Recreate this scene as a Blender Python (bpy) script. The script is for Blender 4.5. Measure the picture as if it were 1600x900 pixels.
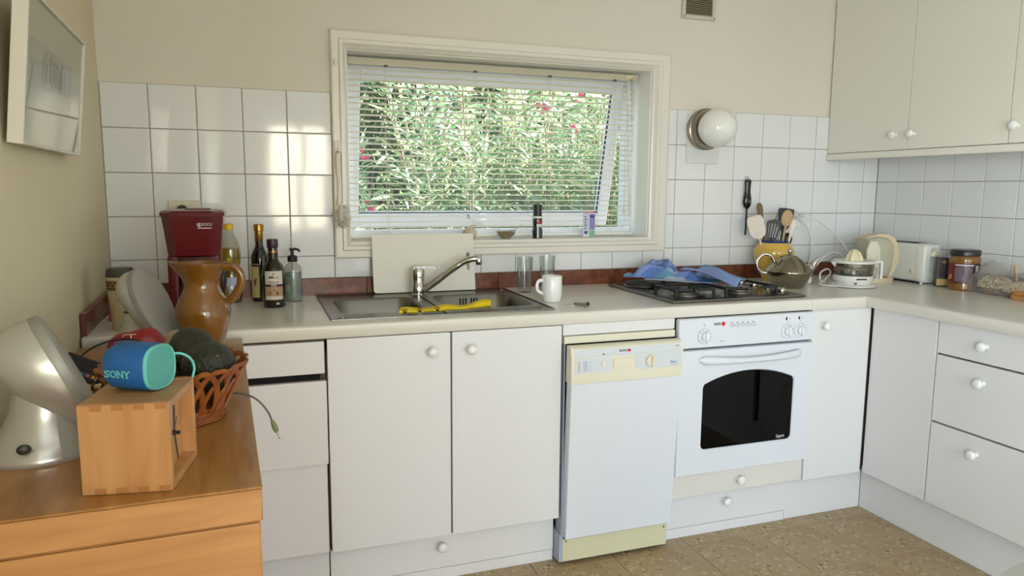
import bpy, bmesh, math, random
import numpy as np
from mathutils import Matrix, Vector, Euler
random.seed(7)
for o in list(bpy.data.objects): bpy.data.objects.remove(o)
SC = bpy.context.scene
COL = SC.collection
PI = math.pi

# ------------------------------------------------------------------ camera
cd = bpy.data.cameras.new('camera'); cam = bpy.data.objects.new('camera', cd); COL.objects.link(cam)
cd.sensor_width = 36.0; cd.lens = 1140.07 * 36.0 / 1600.0; cd.clip_start = 0.02; cd.clip_end = 200
yaw, pit, rol = 0.3403, 0.1344, 0.0072
fw = Vector((math.sin(yaw) * math.cos(pit), math.cos(yaw) * math.cos(pit), -math.sin(pit)))
rt = fw.cross(Vector((0, 0, 1))).normalized(); up = rt.cross(fw)
r2 = rt * math.cos(rol) + up * math.sin(rol); u2 = -rt * math.sin(rol) + up * math.cos(rol)
mw = Matrix((r2, u2, -fw)).transposed().to_4x4(); mw.translation = Vector((0.47002, -2.81008, 1.27937))
cam.matrix_world = mw
SC.camera = cam

# ------------------------------------------------------------------ world, sun, daylight
W = bpy.data.worlds.new('sky'); SC.world = W; W.use_nodes = True
wn = W.node_tree.nodes; wl = W.node_tree.links
sky = wn.new('ShaderNodeTexSky'); sky.sky_type = 'NISHITA'; sky.sun_disc = False
sky.sun_elevation = math.radians(52); sky.sun_rotation = math.radians(60)
wl.new(sky.outputs[0], wn['Background'].inputs[0]); wn['Background'].inputs[1].default_value = 1.1

def lamp(name, kind, loc, direction, energy, color=(1, 1, 1), size=(1, 1), angle=0.01):
    d = bpy.data.lights.new(name, kind); d.energy = energy; d.color = color
    if kind == 'AREA':
        d.shape = 'RECTANGLE'; d.size, d.size_y = size
    if kind == 'SUN': d.angle = angle
    o = bpy.data.objects.new(name, d); COL.objects.link(o); o.location = loc
    o.rotation_euler = Vector(direction).to_track_quat('-Z', 'Z').to_euler()
    return o
lamp('sun', 'SUN', (3, 3, 8), (-0.50, 0.32, -0.90), 62, (1.0, 0.95, 0.88), angle=0.009)
# daylight entering by the two openings of the rear wall, then one added side light
lamp('daylight_terrace_door', 'AREA', (2.10, -5.44, 1.10), (-0.03, 1, -0.02), 24, (0.96, 0.97, 1.0), (1.30, 2.05))
lamp('daylight_rear_window', 'AREA', (0.95, -5.44, 1.40), (0.0, 1, -0.02), 52, (1.0, 0.84, 0.64), (0.70, 1.10))
lamp('added_side_light', 'AREA', (-0.10, -4.00, 1.10), (1, 0.04, -0.02), 180, (0.71, 0.855, 1.0), (1.40, 2.05))  # unseen light added to brighten the right units and wall cupboards

SC.view_settings.view_transform = 'Standard'; SC.view_settings.look = 'None'
SC.view_settings.exposure = -0.02; SC.view_settings.gamma = 1.0; SC.view_settings.use_curve_mapping = False

# ------------------------------------------------------------------ materials
def lin(c):
    return tuple((x / 12.92 if x <= 0.04045 else ((x + 0.055) / 1.055) ** 2.4) for x in (v / 255.0 for v in c))
MATS = {}
def M(name, col, rough=0.5, metal=0.0, spec=0.5, var=None, bump=None, coat=0.0, emit=0.0, sub=0.0, stretch=None):
    """procedural principled material; var=(scale, second colour, low, high), bump=(scale, strength)"""
    if name in MATS: return MATS[name]
    m = bpy.data.materials.new(name); m.use_nodes = True; MATS[name] = m
    nt = m.node_tree; b = nt.nodes['Principled BSDF']
    b.inputs['Base Color'].default_value = lin(col) + (1,)
    b.inputs['Roughness'].default_value = rough; b.inputs['Metallic'].default_value = metal
    b.inputs['Specular IOR Level'].default_value = spec
    b.inputs['Coat Weight'].default_value = coat; b.inputs['Coat Roughness'].default_value = 0.05
    if sub: b.inputs['Subsurface Weight'].default_value = sub; b.inputs['Subsurface Radius'].default_value = (.01, .008, .006)
    if emit:
        b.inputs['Emission Color'].default_value = lin(col) + (1,); b.inputs['Emission Strength'].default_value = emit
    tc = None
    def coords():
        nonlocal tc
        if tc is None:
            tc = nt.nodes.new('ShaderNodeTexCoord')
            if stretch:
                mp = nt.nodes.new('ShaderNodeMapping'); mp.inputs['Scale'].default_value = stretch
                nt.links.new(tc.outputs['Object'], mp.inputs['Vector']); tc = mp
        return tc.outputs['Vector'] if stretch else tc.outputs['Object']
    if var:
        n = nt.nodes.new('ShaderNodeTexNoise'); n.inputs['Scale'].default_value = var[0]; n.inputs['Detail'].default_value = 5
        nt.links.new(coords(), n.inputs['Vector'])
        r = nt.nodes.new('ShaderNodeValToRGB')
        r.color_ramp.elements[0].position = var[2]; r.color_ramp.elements[1].position = var[3]
        r.color_ramp.elements[0].color = lin(col) + (1,); r.color_ramp.elements[1].color = lin(var[1]) + (1,)
        nt.links.new(n.outputs['Fac'], r.inputs['Fac']); nt.links.new(r.outputs['Color'], b.inputs['Base Color'])
    if bump:
        n = nt.nodes.new('ShaderNodeTexNoise'); n.inputs['Scale'].default_value = bump[0]; n.inputs['Detail'].default_value = 3
        nt.links.new(coords(), n.inputs['Vector'])
        bp = nt.nodes.new('ShaderNodeBump'); bp.inputs['Strength'].default_value = bump[1]; bp.inputs['Distance'].default_value = 0.01
        nt.links.new(n.outputs['Fac'], bp.inputs['Height']); nt.links.new(bp.outputs['Normal'], b.inputs['Normal'])
    return m
def GLASS(name, tint=(255, 255, 255), refl=0.10, edge=0.55, rough=0.0):
    """thin clear glass: tinted transparency with a Fresnel-like mirror coat"""
    if name in MATS: return MATS[name]
    m = bpy.data.materials.new(name); m.use_nodes = True; MATS[name] = m
    nt = m.node_tree; nt.nodes.remove(nt.nodes['Principled BSDF']); out = nt.nodes['Material Output']
    t = nt.nodes.new('ShaderNodeBsdfTransparent'); t.inputs[0].default_value = lin(tint) + (1,)
    g = nt.nodes.new('ShaderNodeBsdfGlossy'); g.inputs['Roughness'].default_value = rough
    lw = nt.nodes.new('ShaderNodeLayerWeight'); lw.inputs['Blend'].default_value = 0.25
    mr = nt.nodes.new('ShaderNodeMapRange'); mr.inputs['To Min'].default_value = refl; mr.inputs['To Max'].default_value = edge
    mx = nt.nodes.new('ShaderNodeMixShader')
    nt.links.new(lw.outputs['Facing'], mr.inputs['Value']); nt.links.new(mr.outputs['Result'], mx.inputs[0])
    nt.links.new(t.outputs[0], mx.inputs[1]); nt.links.new(g.outputs[0], mx.inputs[2]); nt.links.new(mx.outputs[0], out.inputs[0])
    return m
def WOOD(name, c1, c2, scale=(3, 30, 30), rough=0.4, coat=0.1):
    if name in MATS: return MATS[name]
    m = M(name, c1, rough, coat=coat); nt = m.node_tree; b = nt.nodes['Principled BSDF']
    tc = nt.nodes.new('ShaderNodeTexCoord'); mp = nt.nodes.new('ShaderNodeMapping'); mp.inputs['Scale'].default_value = scale
    n = nt.nodes.new('ShaderNodeTexNoise'); n.inputs['Scale'].default_value = 1.0; n.inputs['Detail'].default_value = 8
    n.inputs['Distortion'].default_value = 1.2
    r = nt.nodes.new('ShaderNodeValToRGB'); r.color_ramp.elements[0].position = 0.32; r.color_ramp.elements[1].position = 0.70
    r.color_ramp.elements[0].color = lin(c1) + (1,); r.color_ramp.elements[1].color = lin(c2) + (1,)
    nt.links.new(tc.outputs['Object'], mp.inputs[0]); nt.links.new(mp.outputs[0], n.inputs['Vector'])
    nt.links.new(n.outputs['Fac'], r.inputs['Fac']); nt.links.new(r.outputs['Color'], b.inputs['Base Color'])
    return m
def TERRAZZO(name):
    m = M(name, (150, 130, 100), 0.38); nt = m.node_tree; b = nt.nodes['Principled BSDF']
    tc = nt.nodes.new('ShaderNodeTexCoord')
    def vor(scale, dim=0.0):
        v = nt.nodes.new('ShaderNodeTexVoronoi'); v.inputs['Scale'].default_value = scale
        nt.links.new(tc.outputs['Object'], v.inputs['Vector']); return v
    n0 = nt.nodes.new('ShaderNodeTexNoise'); n0.inputs['Scale'].default_value = 6; n0.inputs['Detail'].default_value = 6
    nt.links.new(tc.outputs['Object'], n0.inputs['Vector'])
    base = nt.nodes.new('ShaderNodeValToRGB'); base.color_ramp.elements[0].position = .3; base.color_ramp.elements[1].position = .7
    base.color_ramp.elements[0].color = lin((162, 138, 100)) + (1,); base.color_ramp.elements[1].color = lin((178, 155, 118)) + (1,)
    nt.links.new(n0.outputs['Fac'], base.inputs['Fac'])
    prev = base.outputs['Color']
    for scale, col, lo, hi, thr in ((74, (196, 177, 142), .14, .24, .80), (46, (192, 172, 136), .12, .22, .84), (62, (138, 114, 80), .12, .22, .84), (34, (66, 46, 32), .06, .10, .90)):
        v = vor(scale)
        near = nt.nodes.new('ShaderNodeMapRange'); near.inputs['From Min'].default_value = lo * 2.2; near.inputs['From Max'].default_value = hi * 2.2
        near.inputs['To Min'].default_value = 1; near.inputs['To Max'].default_value = 0
        nt.links.new(v.outputs['Distance'], near.inputs['Value'])
        sep = nt.nodes.new('ShaderNodeSeparateColor'); nt.links.new(v.outputs['Color'], sep.inputs[0])
        gt = nt.nodes.new('ShaderNodeMath'); gt.operation = 'GREATER_THAN'; gt.inputs[1].default_value = thr
        nt.links.new(sep.outputs[0], gt.inputs[0])
        mu = nt.nodes.new('ShaderNodeMath'); mu.operation = 'MULTIPLY'
        nt.links.new(near.outputs[0], mu.inputs[0]); nt.links.new(gt.outputs[0], mu.inputs[1])
        mx = nt.nodes.new('ShaderNodeMix'); mx.data_type = 'RGBA'
        nt.links.new(mu.outputs[0], mx.inputs[0]); nt.links.new(prev, mx.inputs[6]); mx.inputs[7].default_value = lin(col) + (1,)
        prev = mx.outputs[2]
    nt.links.new(prev, b.inputs['Base Color'])
    return m

# ------------------------------------------------------------------ geometry helpers
class MB:
    def __init__(s): s.v = []; s.f = []; s.wn = False
    def add(s, vs, fs):
        n = len(s.v); s.v += [tuple(v) for v in vs]; s.f += [tuple(i + n for i in f) for f in fs]; return s
    def box(s, x0, x1, y0, y1, z0, z1):
        vs = [(x, y, z) for z in (z0, z1) for y in (y0, y1) for x in (x0, x1)]
        return s.add(vs, [(0, 2, 3, 1), (4, 5, 7, 6), (0, 1, 5, 4), (2, 6, 7, 3), (0, 4, 6, 2), (1, 3, 7, 5)])
    def rbox(s, x0, x1, y0, y1, z0, z1, r=0.004, seg=2, edges=None):
        s.wn = True; bm = bmesh.new(); t = MB().box(x0, x1, y0, y1, z0, z1)
        vv = [bm.verts.new(v) for v in t.v]; [bm.faces.new([vv[i] for i in f]) for f in t.f]
        es = [e for e in bm.edges if edges is None or edges(e.verts[0].co, e.verts[1].co)]
        bmesh.ops.bevel(bm, geom=es, offset=min(r, .49 * min(abs(x1 - x0), abs(y1 - y0), abs(z1 - z0))), segments=seg, profile=0.5, affect='EDGES')
        bm.verts.index_update(); s.add([v.co[:] for v in bm.verts], [[v.index for v in f.verts] for f in bm.faces]); bm.free(); return s
    def lathe(s, prof, seg=32, c=(0, 0, 0), sx=1.0, sy=1.0, fn=None):
        vs = []; fs = []; n = len(prof)
        for r, z in prof:
            for k in range(seg):
                a = 2 * PI * k / seg; p = (c[0] + r * sx * math.cos(a), c[1] + r * sy * math.sin(a), c[2] + z)
                vs.append(fn(p, a) if fn else p)
        for i in range(n - 1):
            for k in range(seg):
                k2 = (k + 1) % seg; fs.append((i * seg + k, i * seg + k2, (i + 1) * seg + k2, (i + 1) * seg + k))
        if prof[0][0] > 1e-6: fs.append(tuple(reversed(range(seg))))
        if prof[-1][0] > 1e-6: fs.append(tuple((n - 1) * seg + k for k in range(seg)))
        return s.add(vs, fs)
    def loft(s, rings, caps=True, closed=True):
        n = len(rings[0]); vs = [p for r in rings for p in r]; fs = []
        for i in range(len(rings) - 1):
            for k in range(n if closed else n - 1):
                k2 = (k + 1) % n; fs.append((i * n + k, i * n + k2, (i + 1) * n + k2, (i + 1) * n + k))
        if caps: fs.append(tuple(reversed(range(n)))); fs.append(tuple((len(rings) - 1) * n + k for k in range(n)))
        return s.add(vs, fs)
    def tube(s, path, r, seg=8, closed=False, flat=1.0, caps=True):
        P = [Vector(p) for p in path]; n = len(P); R = r if isinstance(r, (list, tuple)) else [r] * n
        rings = []; prevn = None
        for i in range(n):
            if closed: t = (P[(i + 1) % n] - P[i - 1])
            else: t = P[min(i + 1, n - 1)] - P[max(i - 1, 0)]
            t.normalize()
            if prevn is None:
                a = Vector((0, 0, 1)) if abs(t.z) < 0.9 else Vector((1, 0, 0)); nn = a - t * a.dot(t)
            else: nn = prevn - t * prevn.dot(t)
            nn.normalize(); prevn = nn; bn = t.cross(nn)
            rings.append([tuple(P[i] + (nn * math.cos(2 * PI * k / seg) * flat + bn * math.sin(2 * PI * k / seg)) * R[i]) for k in range(seg)])
        if closed: rings.append(rings[0])
        return s.loft(rings, caps=caps and not closed)
    def prism(s, poly, h0, h1, axis='z'):
        n = len(poly)
        def P(a, b, h): return {'z': (a, b, h), 'y': (a, h, b), 'x': (h, a, b)}[axis]
        vs = [P(a, b, h0) for a, b in poly] + [P(a, b, h1) for a, b in poly]
        fs = [tuple(range(n)), tuple(range(2 * n - 1, n - 1, -1))] + [(i, i + n, (i + 1) % n + n, (i + 1) % n) for i in range(n)]
        return s.add(vs, fs)
    def ball(s, c, r, seg=20, rings=12, fn=None):
        if not isinstance(r, (tuple, list)): r = (r, r, r)
        vs = [(c[0], c[1], c[2] - r[2])]; fs = []
        for i in range(1, rings):
            t = -PI / 2 + PI * i / rings
            for k in range(seg):
                a = 2 * PI * k / seg; vs.append((c[0] + r[0] * math.cos(t) * math.cos(a), c[1] + r[1] * math.cos(t) * math.sin(a), c[2] + r[2] * math.sin(t)))
        vs.append((c[0], c[1], c[2] + r[2])); L = len(vs) - 1
        for k in range(seg):
            k2 = (k + 1) % seg; fs.append((0, 1 + k2, 1 + k)); fs.append((L, L - seg + k, L - seg + k2))
            for i in range(rings - 2): fs.append((1 + i * seg + k, 1 + i * seg + k2, 1 + (i + 1) * seg + k2, 1 + (i + 1) * seg + k))
        if fn: vs = [fn(v) for v in vs]
        return s.add(vs, fs)
    def xf(s, m): s.v = [tuple(m @ Vector(v)) for v in s.v]; return s
    def mv(s, x, y, z): return s.xf(Matrix.Translation((x, y, z)))
    def rot(s, ang, ax): return s.xf(Matrix.Rotation(ang, 4, ax))
    def mesh(s, name, mat, smooth=True, angle=38, recalc=True):
        me = bpy.data.meshes.new(name)
        bm = bmesh.new(); vv = [bm.verts.new(v) for v in s.v]
        for f in s.f:
            if len(set(f)) == len(f):
                try: bm.faces.new([vv[i] for i in f])
                except ValueError: pass
        bmesh.ops.remove_doubles(bm, verts=bm.verts, dist=1e-6)
        if recalc: bmesh.ops.recalc_face_normals(bm, faces=bm.faces)
        bm.to_mesh(me); bm.free()
        if smooth: me.shade_smooth(); me.set_sharp_from_angle(angle=math.radians(angle))
        if mat: me.materials.append(mat)
        if s.wn and smooth: WN.add(me.name)
        return me
    def build(s, name, mat, parent=None, loc=None, rot=None, **kw):
        return link(name, s.mesh(name, mat, **kw), parent, loc, rot)
WN = set()
def link(name, me, parent=None, loc=None, rot=None):
    o = bpy.data.objects.new(name, me); COL.objects.link(o)
    if me and me.name in WN: o.modifiers.new('weighted_normals', 'WEIGHTED_NORMAL').keep_sharp = True
    if parent: o.parent = parent
    if loc: o.location = loc
    if rot: o.rotation_euler = rot
    return o
def tag(o, label, cat, group=None, kind=None):
    o['label'] = label; o['category'] = cat
    if group: o['group'] = group
    if kind: o['kind'] = kind
    return o
def thing(name, label, cat, loc=(0, 0, 0), rz=0.0, group=None):
    o = bpy.data.objects.new(name, None); COL.objects.link(o); o.location = loc; o.rotation_euler = (0, 0, rz)
    o.empty_display_size = 0.05
    return tag(o, label, cat, group)
def struct(name, label, cat='', me=None):
    o = bpy.data.objects.new(name, me); COL.objects.link(o); o['kind'] = 'structure'; o['label'] = label
    if cat: o['category'] = cat
    return o
def copy_tree(o, parent=None):
    c = o.copy(); COL.objects.link(c); c.parent = parent
    for ch in list(o.children): copy_tree(ch, c)
    return c
FONT_CACHE = {}
def text_mb(s, size, bold=0.0, depth=0.0004, width=None):
    cu = bpy.data.curves.new('lettering', 'FONT'); cu.body = s; cu.size = size; cu.offset = bold * size; cu.extrude = depth / 2
    cu.align_x = 'CENTER'; cu.align_y = 'CENTER'; cu.resolution_u = 2
    o = bpy.data.objects.new('lettering', cu); COL.objects.link(o); bpy.context.view_layer.update()
    me = bpy.data.meshes.new_from_object(o.evaluated_get(bpy.context.evaluated_depsgraph_get()))
    b = MB().add([v.co[:] for v in me.vertices], [tuple(p.vertices) for p in me.polygons])
    bpy.data.objects.remove(o); bpy.data.curves.remove(cu); bpy.data.meshes.remove(me)
    if width and b.v:
        xs = [v[0] for v in b.v]; k = width / max(1e-6, max(xs) - min(xs)); mid = (max(xs) + min(xs)) / 2
        b.v = [((v[0] - mid) * k, v[1], v[2]) for v in b.v]
    return b
FRONT = Matrix.Rotation(PI / 2, 4, 'X')                     # text plane turned to face -y
def text(s, size, loc, mat, parent, name='lettering', face=FRONT, **kw):
    return text_mb(s, size, **kw).xf(Matrix.Translation(loc) @ face).build(name, mat, parent, smooth=False, recalc=False)
def bez(pts, n=8):
    """Catmull-Rom through the points"""
    P = [Vector(p) for p in pts]; P = [2 * P[0] - P[1]] + P + [2 * P[-1] - P[-2]]; out = []
    for i in range(1, len(P) - 2):
        for k in range(n):
            t = k / n; a, b, c, d = P[i - 1], P[i], P[i + 1], P[i + 2]
            out.append(tuple(0.5 * ((2 * b) + (c - a) * t + (2 * a - 5 * b + 4 * c - d) * t * t + (3 * b - a - 3 * c + d) * t ** 3)))
    out.append(tuple(P[-2])); return out
def arc(cx, cy, r, a0, a1, n=8):
    return [(cx + r * math.cos(math.radians(a0 + (a1 - a0) * k / n)), cy + r * math.sin(math.radians(a0 + (a1 - a0) * k / n))) for k in range(n + 1)]
def rrect(x0, x1, y0, y1, r, n=4):
    return arc(x1 - r, y1 - r, r, 0, 90, n) + arc(x0 + r, y1 - r, r, 90, 180, n) + arc(x0 + r, y0 + r, r, 180, 270, n) + arc(x1 - r, y0 + r, r, 270, 360, n)

# ================================================================== the setting
XC = 3.358; ZC = 0.881; YC = -0.649; YD = -0.647; TS = 0.0364
paint = M('wall_paint', (219, 212, 200), 0.75, var=(1.3, (213, 206, 193), .3, .7), bump=(160, .05))
cream = M('cream_wall_paint', (226, 214, 184), 0.78, var=(2.0, (218, 205, 172), .3, .7), bump=(60, .12))
white_ceiling = M('ceiling_paint', (225, 222, 214), 0.8)
grout_m = M('grout', (166, 158, 150), 0.9)
tile_m = M('white_glazed_tile', (224, 223, 222), 0.07, spec=0.5, bump=(9, .035))
gloss_white = M('white_gloss_paint', (222, 216, 204), 0.25, bump=(30, .02))
terrazzo = TERRAZZO('terrazzo')
OX0, OX1, OZ0, OZ1 = 0.815, 2.085, 1.078, 1.783      # window opening
wb = MB()
wb.box(-0.3, OX0, .003, .25, 0, 2.5).box(OX1, XC + .3, .003, .25, 0, 2.5).box(OX0, OX1, .003, .25, 0, OZ0 - .012).box(OX0, OX1, .003, .25, OZ1, 2.5)
wall_back = struct('wall_back', 'pale plastered back wall with white tiles around the window', 'wall', wb.mesh('wall_back', paint, smooth=False))
lw = MB().box(-.3, 0, -3.30, .1, 0, 2.5).box(-.3, 0, -5.3, -4.70, 0, 2.5).box(-.3, 0, -4.70, -3.30, 2.12, 2.5).rot(TS, 'Z')  # the gap behind the camera is made for the added side light
wall_left = struct('wall_left', 'cream plastered wall beside the wooden chest', 'wall', lw.mesh('wall_left', cream, smooth=False))
rw = MB().box(XC + .003, XC + .3, -5.3, .003, 0, 2.5)
wall_right = struct('wall_right', 'tiled wall behind the right worktop under the wall cupboards', 'wall', rw.mesh('wall_right', paint, smooth=False))
RW = -5.2
rear = MB()
for a in ((-.3, .60, 0, 2.5), (1.30, 1.45, 0, 2.5), (2.75, 3.7, 0, 2.5), (.60, 1.30, 0, .85), (.60, 1.30, 1.95, 2.5), (1.45, 2.75, 2.12, 2.5)):
    rear.box(a[0], a[1], RW - .2, RW, a[2], a[3])
wall_rear = struct('wall_rear', 'plastered wall behind the camera with window and terrace door', 'wall', rear.mesh('wall_rear', paint, smooth=False))
ceil = struct('ceiling', 'plain white plastered ceiling', 'ceiling', MB().box(-.6, 3.9, -6.2, .75, 2.5, 2.7).mesh('ceiling', white_ceiling, smooth=False))  # slab runs past the walls, an added overhang that keeps the sun out
floor = struct('floor', 'beige terrazzo tile floor', 'floor', MB().box(-.4, 3.7, -5.4, .2, -.1, -.004).mesh('floor', M('floor_grout', (92, 76, 56), .8), smooth=False))
def piece_cache():
    d = {}
    def get(key, fn):
        if key not in d: d[key] = fn()
        return d[key]
    return get
ft = piece_cache(); P = .298
for i in range(-7, 3):
    for j in range(-15, 3):
        x0 = 2.517 + i * P; y0 = -.667 + j * P
        if x0 + P < .1 or x0 > 3.0 or y0 + P < -4.9 or y0 > -.1: continue
        me = ft('t', lambda: MB().rbox(0, P - .002, 0, P - .002, -.02, 0, .0012, 1).mesh('floor_tile', terrazzo, angle=20))
        link('floor_tile', me, floor, (x0, y0, 0))
# rear openings: frames and panes
upvc = M('white_plastic_frame', (232, 233, 236), 0.3)
pane_m = GLASS('window_glass', (250, 252, 252), .05, .5)
def rear_opening(name, label, x0, x1, z0, z1, mx):
    w = struct(name, label, 'window'); fr = MB(); y0, y1 = RW - .12, RW - .05; t = .06
    fr.box(x0, x0 + t, y0, y1, z0, z1).box(x1 - t, x1, y0, y1, z0, z1).box(x0 + t, x1 - t, y0, y1, z0, z0 + t).box(x0 + t, x1 - t, y0, y1, z1 - t, z1)
    for m_ in mx: fr.box(m_ - .035, m_ + .035, y0, y1, z0 + t, z1 - t)
    fr.build('window_frame', upvc, w, smooth=False)
    xs = [x0] + list(mx) + [x1]
    for a, b in zip(xs[:-1], xs[1:]): MB().box(a + .03, b - .03, RW - .088, RW - .082, z0 + .04, z1 - .04).build('pane', pane_m, w, smooth=False)
rear_opening('window_2', 'white framed rear window', .60, 1.30, .85, 1.95, (.95,))
rear_opening('window_3', 'glazed terrace door in the rear wall', 1.45, 2.75, 0.0, 2.12, (2.10,))

# wall tiles, one object each
def tile_run(parent, us, zs, place, gap=.003):
    get = TILEC
    for a, b in zip(us[:-1], us[1:]):
        for c, d in zip(zs[:-1], zs[1:]):
            w = abs(b - a) - gap; h = abs(d - c) - gap
            if w < .006 or h < .006: continue
            me = get((round(w, 4), round(h, 4)), lambda: MB().rbox(-w / 2, w / 2, -.003, .005, -h / 2, h / 2, .0018, 2).mesh('tile', tile_m, angle=60))
            place(parent, me, (a + b) / 2, (c + d) / 2)
TILEC = piece_cache()
def on_back(parent, me, u, z):
    o = link('tile', me, parent, (u, 0, z)); o.rotation_euler = (random.gauss(0, .0022), 0, random.gauss(0, .0022))
def on_right(parent, me, u, z):
    o = link('tile', me, parent, (XC, u, z)); o.rotation_euler = (random.gauss(0, .0022), 0, -PI / 2 + random.gauss(0, .0022))
ZT = 1.6265; ROWS = [ZT - .15 * k for k in range(5)] + [.943]
g = MB(); g.box(0, .757, .0005, .004, .90, ZT).box(2.170, XC, .0005, .004, .90, ZT).box(.757, 2.170, .0005, .004, .90, 1.02)
g.build('grout', grout_m, wall_back, smooth=False)
MB().box(XC - .0005, XC + .004, -2.2, 0, .90, 1.46).build('grout', grout_m, wall_right, smooth=False)
tile_run(wall_back, [.002] + [.148 + .15 * k for k in range(4)] + [.754], ROWS, on_back)
right_us = [2.174] + [2.2186 + .15 * k for k in range(8)] + [XC - .003]
tile_run(wall_back, right_us, ROWS, on_back)
tile_run(wall_back, [.7545] + [1.331 + .1475 * k for k in range(-3, 6)] + [2.1735], [1.0185, .943], on_back)
right_ws = [-.003] + [-.12 - .1475 * k for k in range(13)]
tile_run(wall_right, right_ws, [1.475] + ROWS[2:], on_right)

# brown marble upstand along the worktop, in tiles
marble = M('brown_marble', (124, 70, 46), 0.28, var=(28, (84, 44, 30), .35, .65), bump=(40, .03))
def upstand(name, label, us, place):
    t = struct(name, label, 'upstand')
    for k, (a, b) in enumerate(zip(us[:-1], us[1:])):
        l = abs(b - a) - .002
        place(MB().rbox(-l / 2, l / 2, -.014, 0, ZC - .006, .943, .0015, 1), (a + b) / 2, t)
upstand('trim_1', 'brown marble upstand along the back of the worktop', [.03, .34, .87, 1.40, 1.929, 2.46, 2.9, XC - .016], lambda m, u, t: m.build('marble_tile', marble, t, (u, -.002, 0)))
upstand('trim_2', 'brown marble upstand along the right wall', [-.004, -.45, -.97, -1.5, -2.0], lambda m, u, t: m.build('marble_tile', marble, t, (XC - .002, u, 0), (0, 0, -PI / 2)))
upstand('trim_3', 'brown marble upstand in the left corner of the worktop', [-.018, -.33, -.625], lambda m, u, t: m.build('marble_tile', marble, t, (-TS * u + .002, u, 0), (0, 0, PI / 2 + TS)))

# ------------------------------------------------------------------ the kitchen window
win = struct('window_1', 'white kitchen window with a tilted sash over the sink', 'window')
TX0, TX1, TZ0, TZ1 = .755, 2.172, 1.016, 1.850
prof = [(0, .004), (0, -.014), (.006, -.018), (.030, -.018), (.034, -.024), (.046, -.024), (.052, -.015), (.060, -.010), (.064, .002)]
def frame_ring(d, y):
    kx0 = TX0 + d * (OX0 - TX0) / .064; kx1 = TX1 - d * (TX1 - OX1) / .064; kz0 = TZ0 + d * (OZ0 - TZ0) / .064; kz1 = TZ1 - d * (TZ1 - OZ1) / .064
    return [(kx0, y, kz0), (kx1, y, kz0), (kx1, y, kz1), (kx0, y, kz1)]
cs = MB(); rings = [frame_ring(*p) for p in prof]; cs.loft(rings, caps=False)
cs.build('casing', gloss_white, win, angle=25)
lin_m = M('white_reveal_paint', (246, 245, 241), 0.22, bump=(30, .02))
rv = MB().box(OX0 - .003, OX0 + .001, .0, .26, OZ0 - .01, OZ1 + .003).box(OX1 - .001, OX1 + .003, 0, .26, OZ0 - .01, OZ1 + .003).box(OX0, OX1, 0, .26, OZ1 - .001, OZ1 + .003)
rv.build('reveal', lin_m, win, smooth=False)
MB().rbox(OX0 - .005, OX1 + .005, -.016, .26, OZ0 - .012, OZ0, .003, 2).build('sill', gloss_white, win)
fr = MB(); a, b = .155, .215
fr.box(OX0, OX0 + .036, a, b, OZ0, OZ1).box(OX1 - .030, OX1, a, b, OZ0, OZ1).box(OX0 + .036, OX1 - .03, a, b, OZ0, OZ0 + .034).box(OX0 + .036, OX1 - .03, a, b, OZ1 - .03, OZ1)
fr.build('frame', upvc, win, smooth=False)
# the sash hangs from its top edge and is pushed outwards at the bottom
SW0, SW1, SH = OX0 + .026, OX1 - .022, .655
sash = MB(); t = .05
sash.rbox(SW0, SW0 + t, -.03, .02, -SH, 0, .004, 1).rbox(SW1 - t, SW1, -.03, .02, -SH, 0, .004, 1).rbox(SW0 + t, SW1 - t, -.03, .02, -SH, -SH + .058, .004, 1).rbox(SW0 + t, SW1 - t, -.03, .02, -t, 0, .004, 1)
so = sash.build('sash', upvc, win, (0, .222, 1.757), (math.radians(13.4), 0, 0))
gk = MB(); gk.box(SW0 + t - .002, SW1 - t + .002, -.014, -.004, -SH + .056, -SH + .061).box(SW1 - t - .004, SW1 - t + .001, -.014, -.004, -SH + .057, -t)
gk.build('gasket', M('dark_gasket', (44, 48, 66), .5), so, smooth=False)
MB().box(SW0 + t - .005, SW1 - t + .005, -.006, 0, -SH + .05, -t + .005).build('pane', pane_m, so, smooth=False)
hd = MB(); hx = 1.437
hd.rbox(hx - .014, hx + .014, -.042, -.028, -SH + .012, -SH + .062, .004, 2).rbox(hx - .012, hx + .012, -.075, -.04, -SH + .020, -SH + .044, .005, 2)
hd.tube(bez([(hx + .004, -.068, -SH + .034), (hx - .03, -.072, -SH + .040), (hx - .07, -.072, -SH + .058)], 6), [.010] * 7 + [.009] * 6, 10)
hd.build('handle', M('white_handle', (236, 236, 238), .25), so)
MB().rbox(hx - .082, hx - .068, -.079, -.065, -SH + .053, -SH + .066, .003, 1).build('handle_cap', M('grey_plastic', (96, 96, 98), .5), so)
# stay plate on the casing
hk = MB().rbox(.758, .780, -.024, -.016, 1.716, 1.780, .002, 1).rbox(.766, .772, -.034, -.022, 1.722, 1.742, .002, 1)
hk.build('latch_plate', gloss_white, win)

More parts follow.
